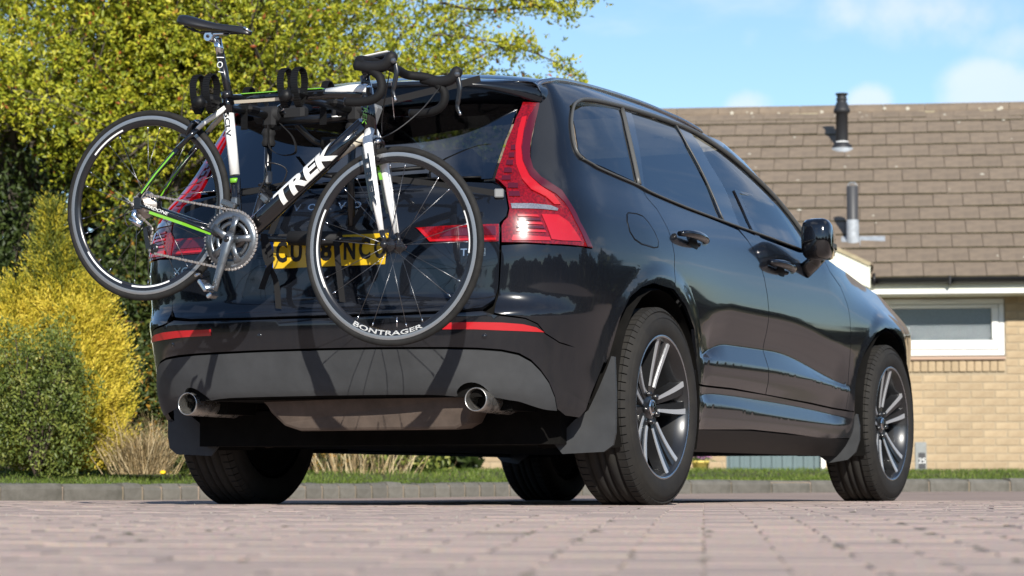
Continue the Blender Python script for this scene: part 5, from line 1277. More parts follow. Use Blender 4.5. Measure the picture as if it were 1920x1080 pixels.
for s in (-1, 1):
    tp = MB(); o_ = (-.850, s*.586, .370); d_ = (1, -s*.05, -.02)
    tp.lathe([(.031, .30), (.0365, .02), (.0375, .004), (.039, 0), (.0415, .001), (.0425, .006), (.0425, .05), (.040, .3)], o_, d_, 28); tp.build('exhaust_tip', STEEL, car)
    MB().lathe([(0, .10), (.033, .10)], o_, d_, 20).build('exhaust_bore', UNDER, car)
    MB().box((-.60, s*.58, .40), (.20, .15, .13)).build('exhaust_recess', UNDER, car)
    MB().tube([(-.58, s*.585, .365), (-.4, s*.55, .36), (-.3, s*.4, .36), (-.45, s*.3, .345)], .03, 10).build('exhaust_pipe', MUFF, car)
    MB().tube([(.0, s*.25, .29), (-.06, s*.45, .27), (-.05, s*.72, .30)], [.035, .03, .04], 8, flat=.6).build('suspension_arm', MUFF, car)
    MB().tube([(-.10, s*.70, .27), (-.22, s*.62, .235), (-.30, s*.50, .245), (-.42, s*.46, .26)], [.03, .026, .03, .02], 8, flat=.7).build('suspension_arm', MUFF, car)
    MB().lathe([(.020, -.10), (.055, -.09), (.055, .09), (.020, .10)], (.06, s*.56, .40), (.1, 0, 1), 14).build('coil_spring', UNDER, car)
    MB().tube([(-.12, s*.2, .33), (-.2, s*.5, .35), (-.1, s*.7, .34)], [.03, .025, .03], 8).build('suspension_arm', MUFF, car)
    for fx, ol in ((-.43, [(.930, .529), (.936, .394), (.935, .258), (.925, .215), (.892, .192), (.734, .185), (.697, .226), (.776, .303), (.832, .340), (.872, .420), (.901, .486), (.918, .531)]),
                   (2.42, [(.918, .395), (.928, .339), (.927, .278), (.909, .223), (.871, .189), (.782, .175), (.724, .219), (.757, .236), (.795, .248), (.847, .303), (.885, .351), (.911, .397)])):
        pl_ = resample([np.array(q) for q in ol], .03); n0 = len(pl_)
        fr_ = [(fx-.05*max(0, .93-a)-.02*max(0, .5-b), s*a, b) for a, b in pl_]; bk_ = [(a+.012, b, c) for a, b, c in fr_]
        MB().add(fr_+bk_, [tuple(range(n0)), tuple(range(n0, 2*n0))[::-1]]+[(i, (i+1) % n0, n0+(i+1) % n0, n0+i) for i in range(n0)], False).build('mud_flap', CLAD, car)
# ---- wheels
def wheel(cx, s, rot):
    hub = Vector((cx, s*.83, .362)); root = bpy.data.objects.new('wheel', None); COL.objects.link(root); root.parent = car
    ax = Vector((0, s, 0)); R = .368
    # tyre: carcass with circumferential grooves, shoulder blocks cut by sipes
    prof = [(.262, .108), (.275, .118), (.30, .124), (.325, .121), (.342, .114), (.350, .106)]
    face = [(R-.011, .098), (R-.004, .088), (R-.001, .066)]
    grooves = [(R, .060), (R-.009, .058), (R-.009, .050), (R, .048), (R+.0005, .02), (R-.009, .018), (R-.009, .010), (R+.0005, .008)]
    half = prof+face+grooves
    full = half + [(r, -h) for r, h in half[::-1]]
    ty = MB(); ty.lathe(full, hub, ax, 96); tyre = ty.build('tyre', RUBBER, root)
    bl = MB()
    for i in range(72):
        w = 2*math.pi*i/72
        for sd in (1, -1):
            a = Matrix.Rotation(w*1.0, 3, Vector((0, 1, 0))); 
            c0 = hub + a @ Vector((0, 0, R-.0035)) + ax*(sd*.079)
            bl.box(c0, (.0265, .030, .010), a @ Matrix.Rotation(sd*s*.12, 3, 'X') if False else a)
            c1 = hub + a @ Vector((0, 0, R-.011)) + ax*(sd*.099)
            bl.box(c1, (.0265, .020, .012), a @ Matrix.Rotation(-sd*s*.75, 3, 'X'))
    bl.build('tread_blocks', RUBBER, root)['kind'] = 'stuff'
    # sidewall rings and raised lettering band
    MB().lathe([(.338, .1165), (.334, .1195), (.330, .1215)], hub, ax, 64).build('sidewall_ring', RUBBER, root)
    rm = MB(); rm.lathe([(.268, .112), (.262, .114), (.257, .110), (.250, .098), (.236, .07), (.228, -.02), (.234, -.09), (.25, -.10)], hub, ax, 64); rm.build('rim_barrel', ALUD, root)
    MB().lathe([(.2665, .1135), (.2625, .1150), (.2585, .1125)], hub, ax, 64).build('rim_edge', ALU, root)
    MB().lathe([(0, -.07), (.15, -.075), (.235, -.09)], hub, ax, 32).build('dust_shield', UNDER, root)
    # brake disc
    MB().lathe([(.06, .02), (.165, .02), (.165, .0), (.06, 0)], hub, ax, 40).build('brake_disc', MUFF, root)
    ex = Vector((1, 0, 0)) ; ez = Vector((0, 0, 1))
    def P3(r, a, h): return hub + ex*(r*math.cos(a)) + ez*(r*math.sin(a)) + ax*h
    for i in range(5):
        a0 = rot+2*math.pi*i/5
        for sd in (-1, 1):
            bd = MB(); fc = MB(); bvs, fvs = [], []
            N_ = 9
            for j in range(N_):
                t = j/(N_-1); r = .055+.203*t
                ac = a0 + sd*(.0135+.026*t**1.2)/r - .10*t*(1-t)
                hw = (.0120+.0130*t)/r; hh = .062+.040*t**1.4
                lo = hh-.055+.015*t
                for aa, h_ in ((ac-hw, hh-.003), (ac+hw, hh-.003), (ac+hw*1.3, lo), (ac-hw*1.3, lo)): bvs.append(P3(r, aa, h_))
                fw = hw*(.42 if t > .1 else .3); cc_ = ac + sd*(hw-fw)
                for aa, h_ in ((cc_-fw, hh+.0012), (cc_+fw, hh+.0012), (cc_+fw, hh-.006), (cc_-fw, hh-.006)): fvs.append(P3(r, aa, h_))
            fs = [(j*4+k, j*4+(k+1) % 4, j*4+4+(k+1) % 4, j*4+4+k) for j in range(N_-1) for k in range(4)] + [(0, 1, 2, 3), tuple(range((N_-1)*4, N_*4))]
            bd.add(bvs, fs, False); bd.build('spoke', ALUD, root)
            f2 = MB(); o2 = 1*4; f2.add(fvs[o2:], [f for f in [(j*4+k, j*4+(k+1) % 4, j*4+4+(k+1) % 4, j*4+4+k) for j in range(N_-2) for k in range(4)]] + [(0, 1, 2, 3), tuple(range((N_-2)*4, (N_-1)*4))], False)
            f2.build('spoke_face', FACE, root)
        q = P3(.055, a0+math.pi/5, .062); MB().lathe([(0, .016), (.009, .014), (.011, 0)], q, ax, 8).build('wheel_bolt', ALUD, root)
    hb = MB(); hb.lathe([(0, .066), (.030, .0655), (.045, .06), (.075, .05), (.085, .03), (.085, -.02)], hub, ax, 30); hb.build('hub', ALUD, root)
    MB().lathe([(0, .0725), (.024, .0715), (.030, .066)], hub, ax, 24).build('hub_cap', GLOSSB, root)
    MB().lathe([(.021, .0725), (.0255, .0735), (.029, .069)], hub, ax, 24).build('cap_ring', CHROME, root)
    put_text('cap_mark', 'VOLVO', hub+ax*.0738, (s*-1, 0, .0), (0, 0, 1), .006, SILVERB, root)
    return root
for cx in (0, WB):
    for s in (-1, 1): wheel(cx, s, math.radians(10 if cx == 0 else 22))
# ---- number plate, badges
def tg_pt(m, z, off): return on_body(m, z, False, off)
npx = -.868
pl0, pn = tg_pt(0, .845, 0)
MB().box((npx+.010, 0, .838), (.012, .56, .15), bev=.004).build('plate_surround', PREC, car)
pz = .905
plate = MB().box((npx, 0, pz-.0), (.004, .52, .111), bev=.0015).build('number_plate', YELLOW, car)
for o_ in [o for o in car.children if o.name.startswith('plate_surround')]: o_.location.z = .062
MB().box((npx-.0025, .237, pz), (.002, .045, .109)).build('country_band', BLUE, plate)
eY, eZ = (0, -1, 0), (0, 0, 1)
put_text('plate_letters', 'GB', (npx-.004, .237, pz-.03), eY, eZ, .020, YELLOW, plate)
for ch, yc in zip('CU68', (.180, .119, .058, -.003)): put_text('plate_letters', ch, (npx-.0035, yc, pz+.004), eY, eZ, .076, INK, plate, width=.046, bold=.035)
for ch, yc in zip('NCO', (-.098, -.159, -.220)): put_text('plate_letters', ch, (npx-.0035, yc, pz+.004), eY, eZ, .076, INK, plate, width=.046, bold=.035)
put_text('dealer_lettering', 'energyautomotive.co', (npx+.003, 0, pz-.0665), eY, eZ, .011, WHITE, car, width=.24)
def badge(txt, m, z, h, w, **k):
    p, n = tg_pt(m, z, .0055); ey = Vector((0, 0, 1)); ex = ey.cross(n); 
    if abs(n.z) < 1: ey = n.cross(ex)
    return put_text('badge', txt, p, ex, ey, h, SILVERB, car, width=w, **k)
badge('T5', .684, .880, .026, .042, bold=.01)
p, n = tg_pt(.740, .880, .006); ey = Vector((0, 0, 1)); ex = ey.cross(n).normalized(); fr = MB()
for a, b, c, d in ((0, .012, .034, .0022), (0, -.012, .034, .0022), (-.016, 0, .0022, .024), (.016, 0, .0022, .024)):
    fr.box(p+ex*a+ey*b, (c, .003, d), Matrix((ex, ex.cross(ey)*-1, ey)).transposed())
fr.build('badge_frame', SILVERB, car)
p, n = tg_pt(.745, .876, .006); put_text('badge', 'AWD', p, Vector((0, 0, 1)).cross(n), (0, 0, 1), .006, SILVERB, car)
badge('XC60', -.72, .855, .030, .13, bold=.01)
for ch, mm in zip('VOLVO', (-.17, -.085, 0, .085, .17)): badge(ch, mm, 1.065, .026, .034, bold=.015)
for m_, z_ in ((.30, .605), (-.30, .605), (.80, .585), (-.80, .585)):
    p, n = on_body(m_, z_, False, -.002); MB().lathe([(0, .0035), (.0085, .003), (.0095, 0), (.011, .0022), (.0115, 0)], p, n, 16).build('parking_sensor', PAINT, car)
# ---------------------------------------------------------------- strap-on bicycle rack
BX = -1.28
RACKB = mat('rack_black', (.005, .005, .0055), .3, coat=.3, coat_rough=.2); WEB = mat('webbing', (.016, .016, .017), .85, spec=.2, bump=.3, bscale=500, dist=.001)
RUBB = mat('strap_rubber', (.007, .007, .0075), .5, spec=.25); FOAM = mat('foam', (.013, .013, .014), .7, spec=.3); GREYP = mat('grey_clip', (.16, .165, .17), .45)
rk0 = Vector((-.93, .03, .95))
rack = empty('bicycle_rack', car_to_world(rk0), CAR_RZ, 'black strap-on bicycle rack fixed to the car tailgate', 'bike rack')
def rb(mb, name, m_, parent=None, **k): return mb.build(name, m_, parent or rack, rk0, **k)
LY, RY = .200, -.142
for y_ in (LY, RY):
    rb(MB().tube([(-.925, y_+.006, .985), (-.935, y_+.004, 1.15), (-.930, y_, 1.40)], .0135, 12), 'post', RACKB)
    rb(MB().lathe([(.021, 0), (.026, .012), (.021, .024), (.021, .036), (.026, .048), (.021, .060), (.0135, .07)], (-.932, y_+.001, 1.285), (0, 0, 1), 18), 'post_collar', FOAM)
    rb(MB().tube([(-.93, y_, 1.395), (-1.18, y_-.004, 1.388), (-1.415, y_-.008, 1.380)], .0135, 12), 'arm', RACKB)
    rb(MB().lathe([(0, -.010), (.017, -.008), (.0205, 0), (.0205, .016), (.014, .022)], (-1.420, y_-.008, 1.380), (1, 0, 0), 20), 'arm_cap', RUBB)
    rb(MB().box((-.925, y_-.012, 1.385), (.075, .052, .075), bev=.012), 'hub', FOAM)
    # cradles on the arm and their ladder straps
    for cx in (-1.34, -1.08):
        rb(MB().box((cx, y_-.006, 1.399), (.075, .060, .030), bev=.010), 'cradle', RUBB)
def ladder(path, wdir, w=.026):
    mb = MB(); mb.ribbon(path, wdir, w, .0028)
    P = [Vector(p) for p in path]; wd = Vector(wdir).normalized(); step = .0085; d = 0
    for a, b in zip(P, P[1:]):
        L = (b-a).length; t = (b-a).normalized(); nn = t.cross(wd); k = 0
        while d < L:
            c = a+t*d; mb.box(c, (w*.92, .0032, .0062), Matrix((wd, t, nn)).transposed()); d += step
        d -= L
    return mb
def loop(y_, x0, z0, h, dx, tail=0):
    pts = []
    for k in range(25):
        w = -math.pi/2+2*math.pi*k/24
        pts.append((x0+dx*math.cos(w)*-1, y_+.004*math.sin(w*2), z0+h/2+h/2*math.sin(w)*(1 if math.sin(w) > 0 else 1)))
    return pts
for y_ in (.235, .183, -.112, -.165):
    o = rb(ladder(loop(y_, -1.35, 1.352, .132, .034), (0, 1, 0)), 'ladder_strap', RUBB)
for y_, x_ in ((.190, -1.10), (-.128, -1.10)):
    o = rb(ladder(spline([(x_+.045, y_-.004, 1.40), (x_+.030, y_-.003, 1.462), (x_+.005, y_-.001, 1.474), (x_-.012, y_, 1.455), (x_-.015, y_+.002, 1.40), (x_-.012, y_+.004, 1.322)], 5), (0, 1, 0)), 'ladder_strap', RUBB)
rb(MB().tube([(-.93, LY, 1.372), (-.93, RY, 1.372)], .016, 12), 'cross_tube', RACKB)
rb(MB().tube([(-.93, LY+.05, 1.40), (-.93, LY-.05, 1.40)], .030, 18), 'pivot_drum', FOAM); rb(MB().tube([(-.93, RY+.05, 1.40), (-.93, RY-.05, 1.40)], .030, 18), 'pivot_drum', FOAM)
# upper brace with a foam roller on the glass, lower padded bar on the tailgate
rb(MB().tube(spline([(-.93, .195, 1.405), (-.93, .13, 1.400), (-.90, .085, 1.345), (-.86, .045, 1.300), (-.84, -.005, 1.296), (-.84, -.05, 1.296)], 6), .0115, 12), 'upper_brace', RACKB)
rb(MB().tube([(-.84, .028, 1.296), (-.84, -.045, 1.294)], .024, 16), 'roller_pad', FOAM)
rb(MB().tube([(-.922, .235, .955), (-.92, .03, .942), (-.922, -.18, .934)], .011, 10), 'lower_bar', RACKB)
rb(MB().tube([(-.922, .115, .952), (-.922, -.085, .942)], .026, 16), 'lower_pad', FOAM)
for y_, d in ((.10, .03), (-.10, -.12)):
    rb(MB().box((-.915, y_, 1.40), (.05, .09, .055), bev=.012), 'strap_buckle', FOAM)
rb(MB().tube([(-.945, .165, 1.418), (-.955, .135, 1.432), (-.955, .125, 1.412), (-.945, .15, 1.405)], .0035, 6), 'buckle_wire', CHROME)
rb(MB().box((-.94, -.222, 1.375), (.05, .05, .075), Matrix.Rotation(.4, 3, 'X'), bev=.008), 'cam_buckle', GREYP)
# webbing straps
rb(MB().ribbon(spline([(-.96, .185, 1.36), (-.965, .178, 1.28), (-.965, .135, 1.248), (-.965, .085, 1.246), (-.965, .068, 1.262), (-.962, .085, 1.31), (-.955, .14, 1.362)], 6), (1, .25, 0), .024, .0016), 'strap_loop', WEB)
rb(MB().ribbon([on_body(m_, z_, True, .010)[0]+Vector((dx, 0, 0)) for m_, z_, dx in ((.22, 1.165, -.05), (.356, 1.150, -.02), (.486, 1.134, 0), (.663, 1.108, 0), (.818, 1.085, 0))], (0, 0, 1), .022, .002), 'side_strap', WEB)
rb(MB().ribbon([on_body(-m_, z_, True, .010)[0] for m_, z_ in ((.25, 1.16), (.486, 1.134), (.663, 1.108), (.818, 1.085))], (0, 0, 1), .022, .002), 'side_strap', WEB)
p_, n_ = on_body(.832, 1.083, True, .012); rb(MB().box(p_, (.020, .034, .032), Matrix.Rotation(.45, 3, 'Z'), bev=.004), 'strap_hook', GREYP)
rb(MB().ribbon([(-.93, -.18, 1.405), (-.80, -.27, 1.448), (-.715, -.47, 1.500), (-.70, -.53, 1.515)], (-.3, .1, 1), .024, .002), 'top_strap', WEB)
rb(MB().ribbon([(-.94, .21, 1.41), (-.80, .28, 1.45), (-.74, .36, 1.512)], (-.3, -.1, 1), .024, .002), 'top_strap', WEB)
for pts in ([(-.945, -.085, .95), (-.955, -.098, .86), (-.95, -.115, .715)], [(-.945, .21, .97), (-.955, .175, .88), (-.95, .215, .77)], [(-.94, .215, .97), (-.945, .20, .88), (-.945, .16, .80), (-.94, .15, .70)], [(-.945, .14, 1.06), (-.93, .19, .97)], [(-.94, -.20, 1.06), (-.93, -.13, .97)]):
    rb(MB().ribbon(spline(pts, 4), (0, 1, .15), .024, .0018), 'hanging_strap', WEB)
rb(MB().box((-.955, .185, 1.17), (.018, .022, .045), bev=.004), 'release_catch', GREYP)

# ---------------------------------------------------------------- road bicycle
bk0 = Vector((BX, 0, .534))
bike = empty('road_bicycle', car_to_world(bk0), CAR_RZ, 'black, white and green road bicycle hanging on the rack behind the car', 'bicycle')
def bb(mb, name, m_, parent=None, **k): return mb.build(name, m_, parent or bike, bk0, **k)
FBLK = mat('frame_black', (.005, .005, .006), .12, coat=1); FWHT = mat('frame_white', (.80, .80, .78), .2, coat=1); FGRN = mat('frame_green', (.16, .42, .02), .2, coat=1)
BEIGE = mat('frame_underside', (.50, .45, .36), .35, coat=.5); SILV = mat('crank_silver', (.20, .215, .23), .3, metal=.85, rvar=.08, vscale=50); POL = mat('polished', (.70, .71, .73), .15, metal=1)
TAPE = mat('bar_tape', (.007, .007, .0075), .7, spec=.25, bump=.4, bscale=220, dist=.002); HOODM = mat('brake_hood', (.010, .010, .011), .6, spec=.3); SADM = mat('saddle_vinyl', (.012, .012, .014), .38, coat=.15, coat_rough=.3)
TYREB = mat('bicycle_tyre', (.013, .0128, .0125), .75, spec=.22, var=1, vscale=30, vcol=(.022, .021, .020)); RIMB = mat('rim_black', (.012, .012, .014), .25, coat=.4); TRACK = mat('brake_track', (.42, .42, .42), .32, metal=.8)
SPK = mat('spoke_steel', (.16, .16, .165), .3, metal=.9); CHN = mat('chain_steel', (.50, .45, .41), .35, metal=.8); CABLE = mat('cable_black', (.01, .01, .01), .4)
FH = Vector((BX, -.491, .870)); RH = Vector((BX, .483, 1.052)); BBP = Vector((BX, .112, .911)); AX = Vector((1, 0, 0))
def pt(y, z, dx=0): return Vector((BX+dx, y, z))
def cycle_wheel(c, n, drive, seed):
    w = bpy.data.objects.new('wheel', None); COL.objects.link(w); w.parent = bike
    prof = [(.3235+.0122*math.cos(t), .0118*math.sin(t)) for t in np.linspace(-2.3, 2.3, 15)]
    bb(MB().lathe(prof, c, AX, 96), 'tyre', TYREB, w)
    bb(MB().lathe([(.3145, -.0100), (.308, -.0108), (.3015, -.0104)], c, AX, 96), 'brake_track', TRACK, w); bb(MB().lathe([(.3145, .0100), (.308, .0108), (.3015, .0104)], c, AX, 96), 'brake_track', TRACK, w)
    bb(MB().lathe([(.3015, -.0101), (.291, -.0088), (.282, -.004), (.280, 0), (.282, .004), (.291, .0088), (.3015, .0101), (.313, .0088), (.313, -.0088)], c, AX, 96, closed=True), 'rim', RIMB, w)
    hl = .036 if not drive else .034
    bb(MB().lathe([(.004, -.062), (.008, -.058), (.008, -.05), (.012, -.045), (.012, -.038), (.023, -.036), (.023, -.031), (.011, -.025), (.010, 0), (.011, .025), (.023, .031), (.023, .036), (.012, .038), (.012, .05), (.004, .062)], c, AX, 20), 'hub', RIMB, w)
    for k in range(n):
        side = -1 if k % 2 else 1; pair = k//2; a = 2*math.pi*(pair+.5*(.62 if k % 2 else 0))/(n/2)+seed
        ah = a + (.0 if not drive else (1.05 if pair % 2 else -1.05))
        p0 = c+Vector((side*.033, .021*math.cos(ah), .021*math.sin(ah))); p1 = c+Vector((side*.002, .278*math.cos(a), .278*math.sin(a)))
        bb(MB().tube([p0, p1], .00125, 5), 'spoke', SPK, w)
        d = (p0-p1).normalized(); bb(MB().tube([p1, p1+d*.014], .0022, 5), 'nipple', POL, w)
    def ring_text(txt, r, a0, span, h):
        vs, fs = text_mesh(txt, 1, .0, .02, .0003); w0 = max(v.x for v in vs)-min(v.x for v in vs); h0 = max(v.y for v in vs)-min(v.y for v in vs)
        P = []
        for v in vs:
            # a grows anticlockwise seen from the camera (towards -y on the right); text reads left to right with its top inwards
            a = a0+v.x/w0*span; rr = r+.005-v.y/h0*h; xo = -.0105 if rr > .295 else -.0105+.0055*(.295-rr)/.018
            P.append(c+Vector((xo-.0006, -rr*math.sin(a), -rr*math.cos(a))))
        return bb(MB().add(P, fs, False), 'rim_lettering', FWHT, w)
    if not drive:
        ring_text('BONTRAGER', .2865, -.06, .92, .016)
        for a0, a1 in ((-1.10, -2.05), (1.95, 1.45)):
            vs = []
            for t in np.linspace(a0, a1, 18):
                for r in (.2900, .2845): vs.append(c+Vector((-.0100 if r > .287 else -.0086, -r*math.sin(t), -r*math.cos(t))))
            bb(MB().add(vs, [(2*i, 2*i+1, 2*i+3, 2*i+2) for i in range(17)]), 'rim_decal', FWHT, w)
    else:
        for a0, a1 in ((-.35, -1.0), (3.5, 4.0), (.35, -.2)):
            vs = []
            for t in np.linspace(a0, a1, 18):
                for r in (.2900, .2845): vs.append(c+Vector((-.0100 if r > .287 else -.0086, -r*math.sin(t), -r*math.cos(t))))
            bb(MB().add(vs, [(2*i, 2*i+1, 2*i+3, 2*i+2) for i in range(17)]), 'rim_decal', FWHT, w)
    vd = c+Vector((0, -.273*math.sin(.05), -.273*math.cos(.05))); bb(MB().tube([vd, vd+Vector((0, 0, .035))], .0022, 5), 'valve', POL, w)
    return w
cycle_wheel(FH, 18, False, .12); cycle_wheel(RH, 20, True, .30)
# frame tubes
STT = pt(.163, 1.418)
bb(MB().tube([BBP, pt(.1265, 1.13)], [.018, .0175], 14), 'seat_tube', FBLK)
bb(MB().tube([pt(.1270, 1.112), pt(.1277, 1.128)], .0186, 16), 'seat_tube_band', FGRN)
stw = bb(MB().tube([pt(.128, 1.140), pt(.1555, 1.36)], [.0178, .0185], 16), 'seat_tube_upper', FWHT)
bb(MB().tube([pt(.155, 1.355), pt(.164, 1.425)], [.0190, .0195], 14), 'seat_lug', FBLK)
tt = bb(MB().tube([pt(.160, 1.405), pt(-.10, 1.401), pt(-.27, 1.398), pt(-.395, 1.385)], [.0165, .0175, .019, .022], 14), 'top_tube', FBLK)
bb(MB().tube([pt(-.235, 1.404, -.002), pt(-.33, 1.407, -.002), pt(-.395, 1.403, -.002)], [.0155, .020, .0225], 14, flat=.9), 'top_tube_front', FWHT, tt)
bb(MB().ribbon([pt(.10, 1.4195), pt(-.10, 1.4195), pt(-.22, 1.418)], (1, 0, 0), .026, .003), 'green_stripe', FGRN, tt)
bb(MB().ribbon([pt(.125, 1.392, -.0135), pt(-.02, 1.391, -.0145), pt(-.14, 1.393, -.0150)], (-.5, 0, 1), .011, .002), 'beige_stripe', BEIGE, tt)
bb(MB().tube([pt(-.386, 1.408), pt(-.402, 1.245)], [.0215, .024], 16), 'head_tube', FBLK)
put_text('head_lettering', 'TREK', pt(-.394, 1.32, -.0238), (0, .09, -1), (0, -1, -.09), .016, FGRN, bike, bk0, width=.075, shear=.2)
bb(MB().tube([pt(-.380, 1.285), pt(-.20, 1.148), pt(0, .995), pt(.108, .915)], [.029, .032, .033, .031], 18), 'down_tube', FBLK)
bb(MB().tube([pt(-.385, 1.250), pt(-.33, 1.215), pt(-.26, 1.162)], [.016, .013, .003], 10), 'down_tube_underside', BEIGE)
dt = Vector((0, -.355, .27)).normalized(); dn = Vector((0, dt.z, -dt.y))*-1
if dn.z < 0: dn = -dn
def dt_warp(cc, r):
    def g(a, b, z): return cc + dt*a + dn*b + Vector((-math.sqrt(max(1e-6, r*r-b*b))-.0012-z, 0, 0))
    return g
put_text('frame_lettering', 'TREK', (0, 0, 0), (1, 0, 0), (0, 1, 0), .053, FWHT, bike, bk0, width=.285, bold=.04, shear=.18, warp=dt_warp(pt(-.165, 1.1225), .0335))
for s in (-1, 1):
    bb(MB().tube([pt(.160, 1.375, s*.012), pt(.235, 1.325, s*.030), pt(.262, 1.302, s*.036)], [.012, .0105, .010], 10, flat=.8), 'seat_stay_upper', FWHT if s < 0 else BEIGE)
    bb(MB().tube([pt(.258, 1.305, s*.036), pt(.33, 1.238, s*.048)], .0092, 10), 'seat_stay', FBLK)
    bb(MB().tube([pt(.33, 1.238, s*.048), pt(.41, 1.157, s*.055), pt(.478, 1.075, s*.062)], [.0092, .0085, .0075], 10), 'seat_stay_lower', FBLK)
    bb(MB().ribbon([pt(.34, 1.224, s*.048-.010), pt(.41, 1.152, s*.055-.0095), pt(.465, 1.086, s*.061-.009)], (0, .7, .7), .006, .0014), 'green_stripe', FGRN)
    bb(MB().tube([pt(.150, .925, s*.036), pt(.30, .985, s*.052), pt(.470, 1.045, s*.062)], [.0165, .0135, .0095], 12, flat=.75), 'chain_stay', FBLK)
    bb(MB().ribbon([pt(.19, .935, s*.0535 if s < 0 else .03), pt(.30, .974, s*.0625 if s < 0 else .04), pt(.43, 1.018, s*.071 if s < 0 else .05)], (0, -.3, 1), .010, .002), 'green_stripe', FGRN)
    bb(MB().box(pt(.482, 1.052, s*.066), (.006, .030, .042), bev=.003), 'dropout', RIMB)
put_text('stay_lettering', 'MADONE', pt(.40, 1.026, -.0695), (0, -.94, -.345), (0, -.345, .94), .011, FWHT, bike, bk0, width=.10, shear=.2)
bb(MB().prism([(0, 0), (.055, 0), (.048, .012), (.012, .012)], pt(.345, .985, .0), (0, -.94, -.345), (0, -.345, .94), -.062), 'white_flash', FWHT)
# fork
for s in (-1, 1):
    fk = bb(MB().tube([pt(-.404, 1.262, s*.010), pt(-.412, 1.225, s*.040), pt(-.428, 1.15, s*.049), pt(-.452, 1.02, s*.053), pt(-.474, .915, s*.054)], [.019, .0185, .017, .0145, .010], 14, flat=.8, up=(1, 0, 0)), 'fork_blade', FWHT)
    bb(MB().tube([pt(-.474, .918, s*.054), pt(-.489, .872, s*.055)], [.0095, .008], 10), 'fork_end', RIMB, fk)
    bb(MB().ribbon([pt(-.404, 1.20, s*.049-.0172), pt(-.425, 1.09, s*.052-.0165), pt(-.445, .985, s*.053-.0135)], (0, 1, 0), .007, .0016), 'fork_stripe', FBLK, fk)
    if s > 0: bb(MB().ribbon([pt(-.395, 1.21, s*.049-.0165), pt(-.425, 1.10, s*.051-.0165)], (0, 1, 0), .012, .0016), 'green_stripe', FGRN, fk)
    if s < 0: put_text('fork_lettering', 'TREK', pt(-.4385, 1.085, -.0695), (-.035, -.20, -1), (0, -1, .2), .021, FBLK, fk, bk0, width=.19, bold=.05)
    bb(MB().lathe([(0, -.012), (.012, -.010), (.012, .0), (.006, .006)], pt(-.491, .870, s*.064), (s*-1, 0, 0), 12), 'quick_release', RIMB)
bb(MB().tube([pt(-.400, 1.255), pt(-.4045, 1.225)], [.0235, .021], 14), 'fork_crown', FWHT)
# brakes
def caliper(c, d1, name='brake_caliper'):
    g = MB(); c = Vector(c)
    for s in (-1, 1):
        g.tube(spline([c+Vector((0, d1[0]*.02, d1[1]*.02)), c+Vector((s*.024, d1[0]*.012, d1[1]*.012)), c+Vector((s*.027, -d1[0]*.012, -d1[1]*.012)), c+Vector((s*.015, -d1[0]*.040, -d1[1]*.040))], 4), [.009]*12+[.006], 8)
        g.box(c+Vector((s*.016, -d1[0]*.044, -d1[1]*.044)), (.012, .045, .012), Matrix.Rotation(.3, 3, 'X'), bev=.003)
    g.lathe([(0, -.012), (.009, -.010), (.009, .010), (0, .012)], c+Vector((0, d1[0]*.012, d1[1]*.012)), (0, 1, 0), 12)
    return bb(g, name, RIMB)
caliper(pt(-.432, 1.212), (-.15, 1)); caliper(pt(.290, 1.318), (-.6, .8))
bb(MB().lathe([(0, -.006), (.008, -.005), (.008, .005)], pt(-.445, 1.222, -.028), (1, 0, 0), 10), 'brake_bolt', POL)
bb(MB().tube([pt(.262, 1.327, -.02), pt(.278, 1.335, -.022), pt(.292, 1.331, -.02)], .004, 6), 'brake_bolt', POL)
# saddle and post
secs = [(.352, .028, 1.706, 1.690), (.340, .054, 1.716, 1.680), (.315, .066, 1.711, 1.668), (.275, .062, 1.698, 1.660), (.235, .046, 1.684, 1.657), (.19, .033, 1.671, 1.650), (.14, .024, 1.664, 1.642), (.10, .020, 1.657, 1.632), (.078, .016, 1.649, 1.628), (.068, .008, 1.642, 1.632)]
vs = []; NS = 14
for y_, hw, zt, zb in secs:
    for k in range(NS):
        w = 2*math.pi*k/NS; cz = math.sin(w); cx = math.cos(w)
        vs.append((BX+hw*math.copysign(abs(cx)**.8, cx), y_, (zt+zb)/2+(zt-zb)/2*math.copysign(abs(cz)**.7, cz)-(.012*abs(cx)**3 if cz < .6 else .004*abs(cx)**2)))
fs = [(i*NS+k, i*NS+(k+1) % NS, (i+1)*NS+(k+1) % NS, (i+1)*NS+k) for i in range(len(secs)-1) for k in range(NS)] + [tuple(range(NS)), tuple(range((len(secs)-1)*NS, len(secs)*NS))[::-1]]
sd = bb(MB().add(vs, fs), 'saddle', SADM); md = sd.modifiers.new('s', 'SUBSURF'); md.levels = 1; md.render_levels = 1
bb(MB().tube([pt(.086, 1.650, -.019), pt(.072, 1.638, -.012), pt(.0665, 1.634, 0)], .0045, 6), 'nose_bumper', POL, sd)
for s in (-1, 1): bb(MB().tube(spline([pt(.325, 1.672, s*.022), pt(.275, 1.648, s*.022), pt(.20, 1.641, s*.021), pt(.10, 1.634, s*.010)], 5), .0035, 6), 'saddle_rail', RIMB, sd)
pst = bb(MB().tube([pt(.150, 1.40), pt(.1955, 1.585)], .0136, 16), 'seat_post', RIMB)
bb(MB().tube([pt(.1905, 1.565), pt(.2045, 1.62)], [.0143, .0150], 16), 'post_head', POL, pst)
bb(MB().tube([pt(.228, 1.628, -.024), pt(.228, 1.628, .024)], .0165, 18), 'saddle_clamp', POL, pst)
bb(MB().box(pt(.205, 1.636), (.034, .07, .010), bev=.003), 'clamp_plate', POL, pst)
bb(MB().lathe([(0, -.002), (.006, -.0015), (.006, .002)], pt(.228, 1.628, -.025), (1, 0, 0), 10), 'clamp_bolt', RIMB, pst)
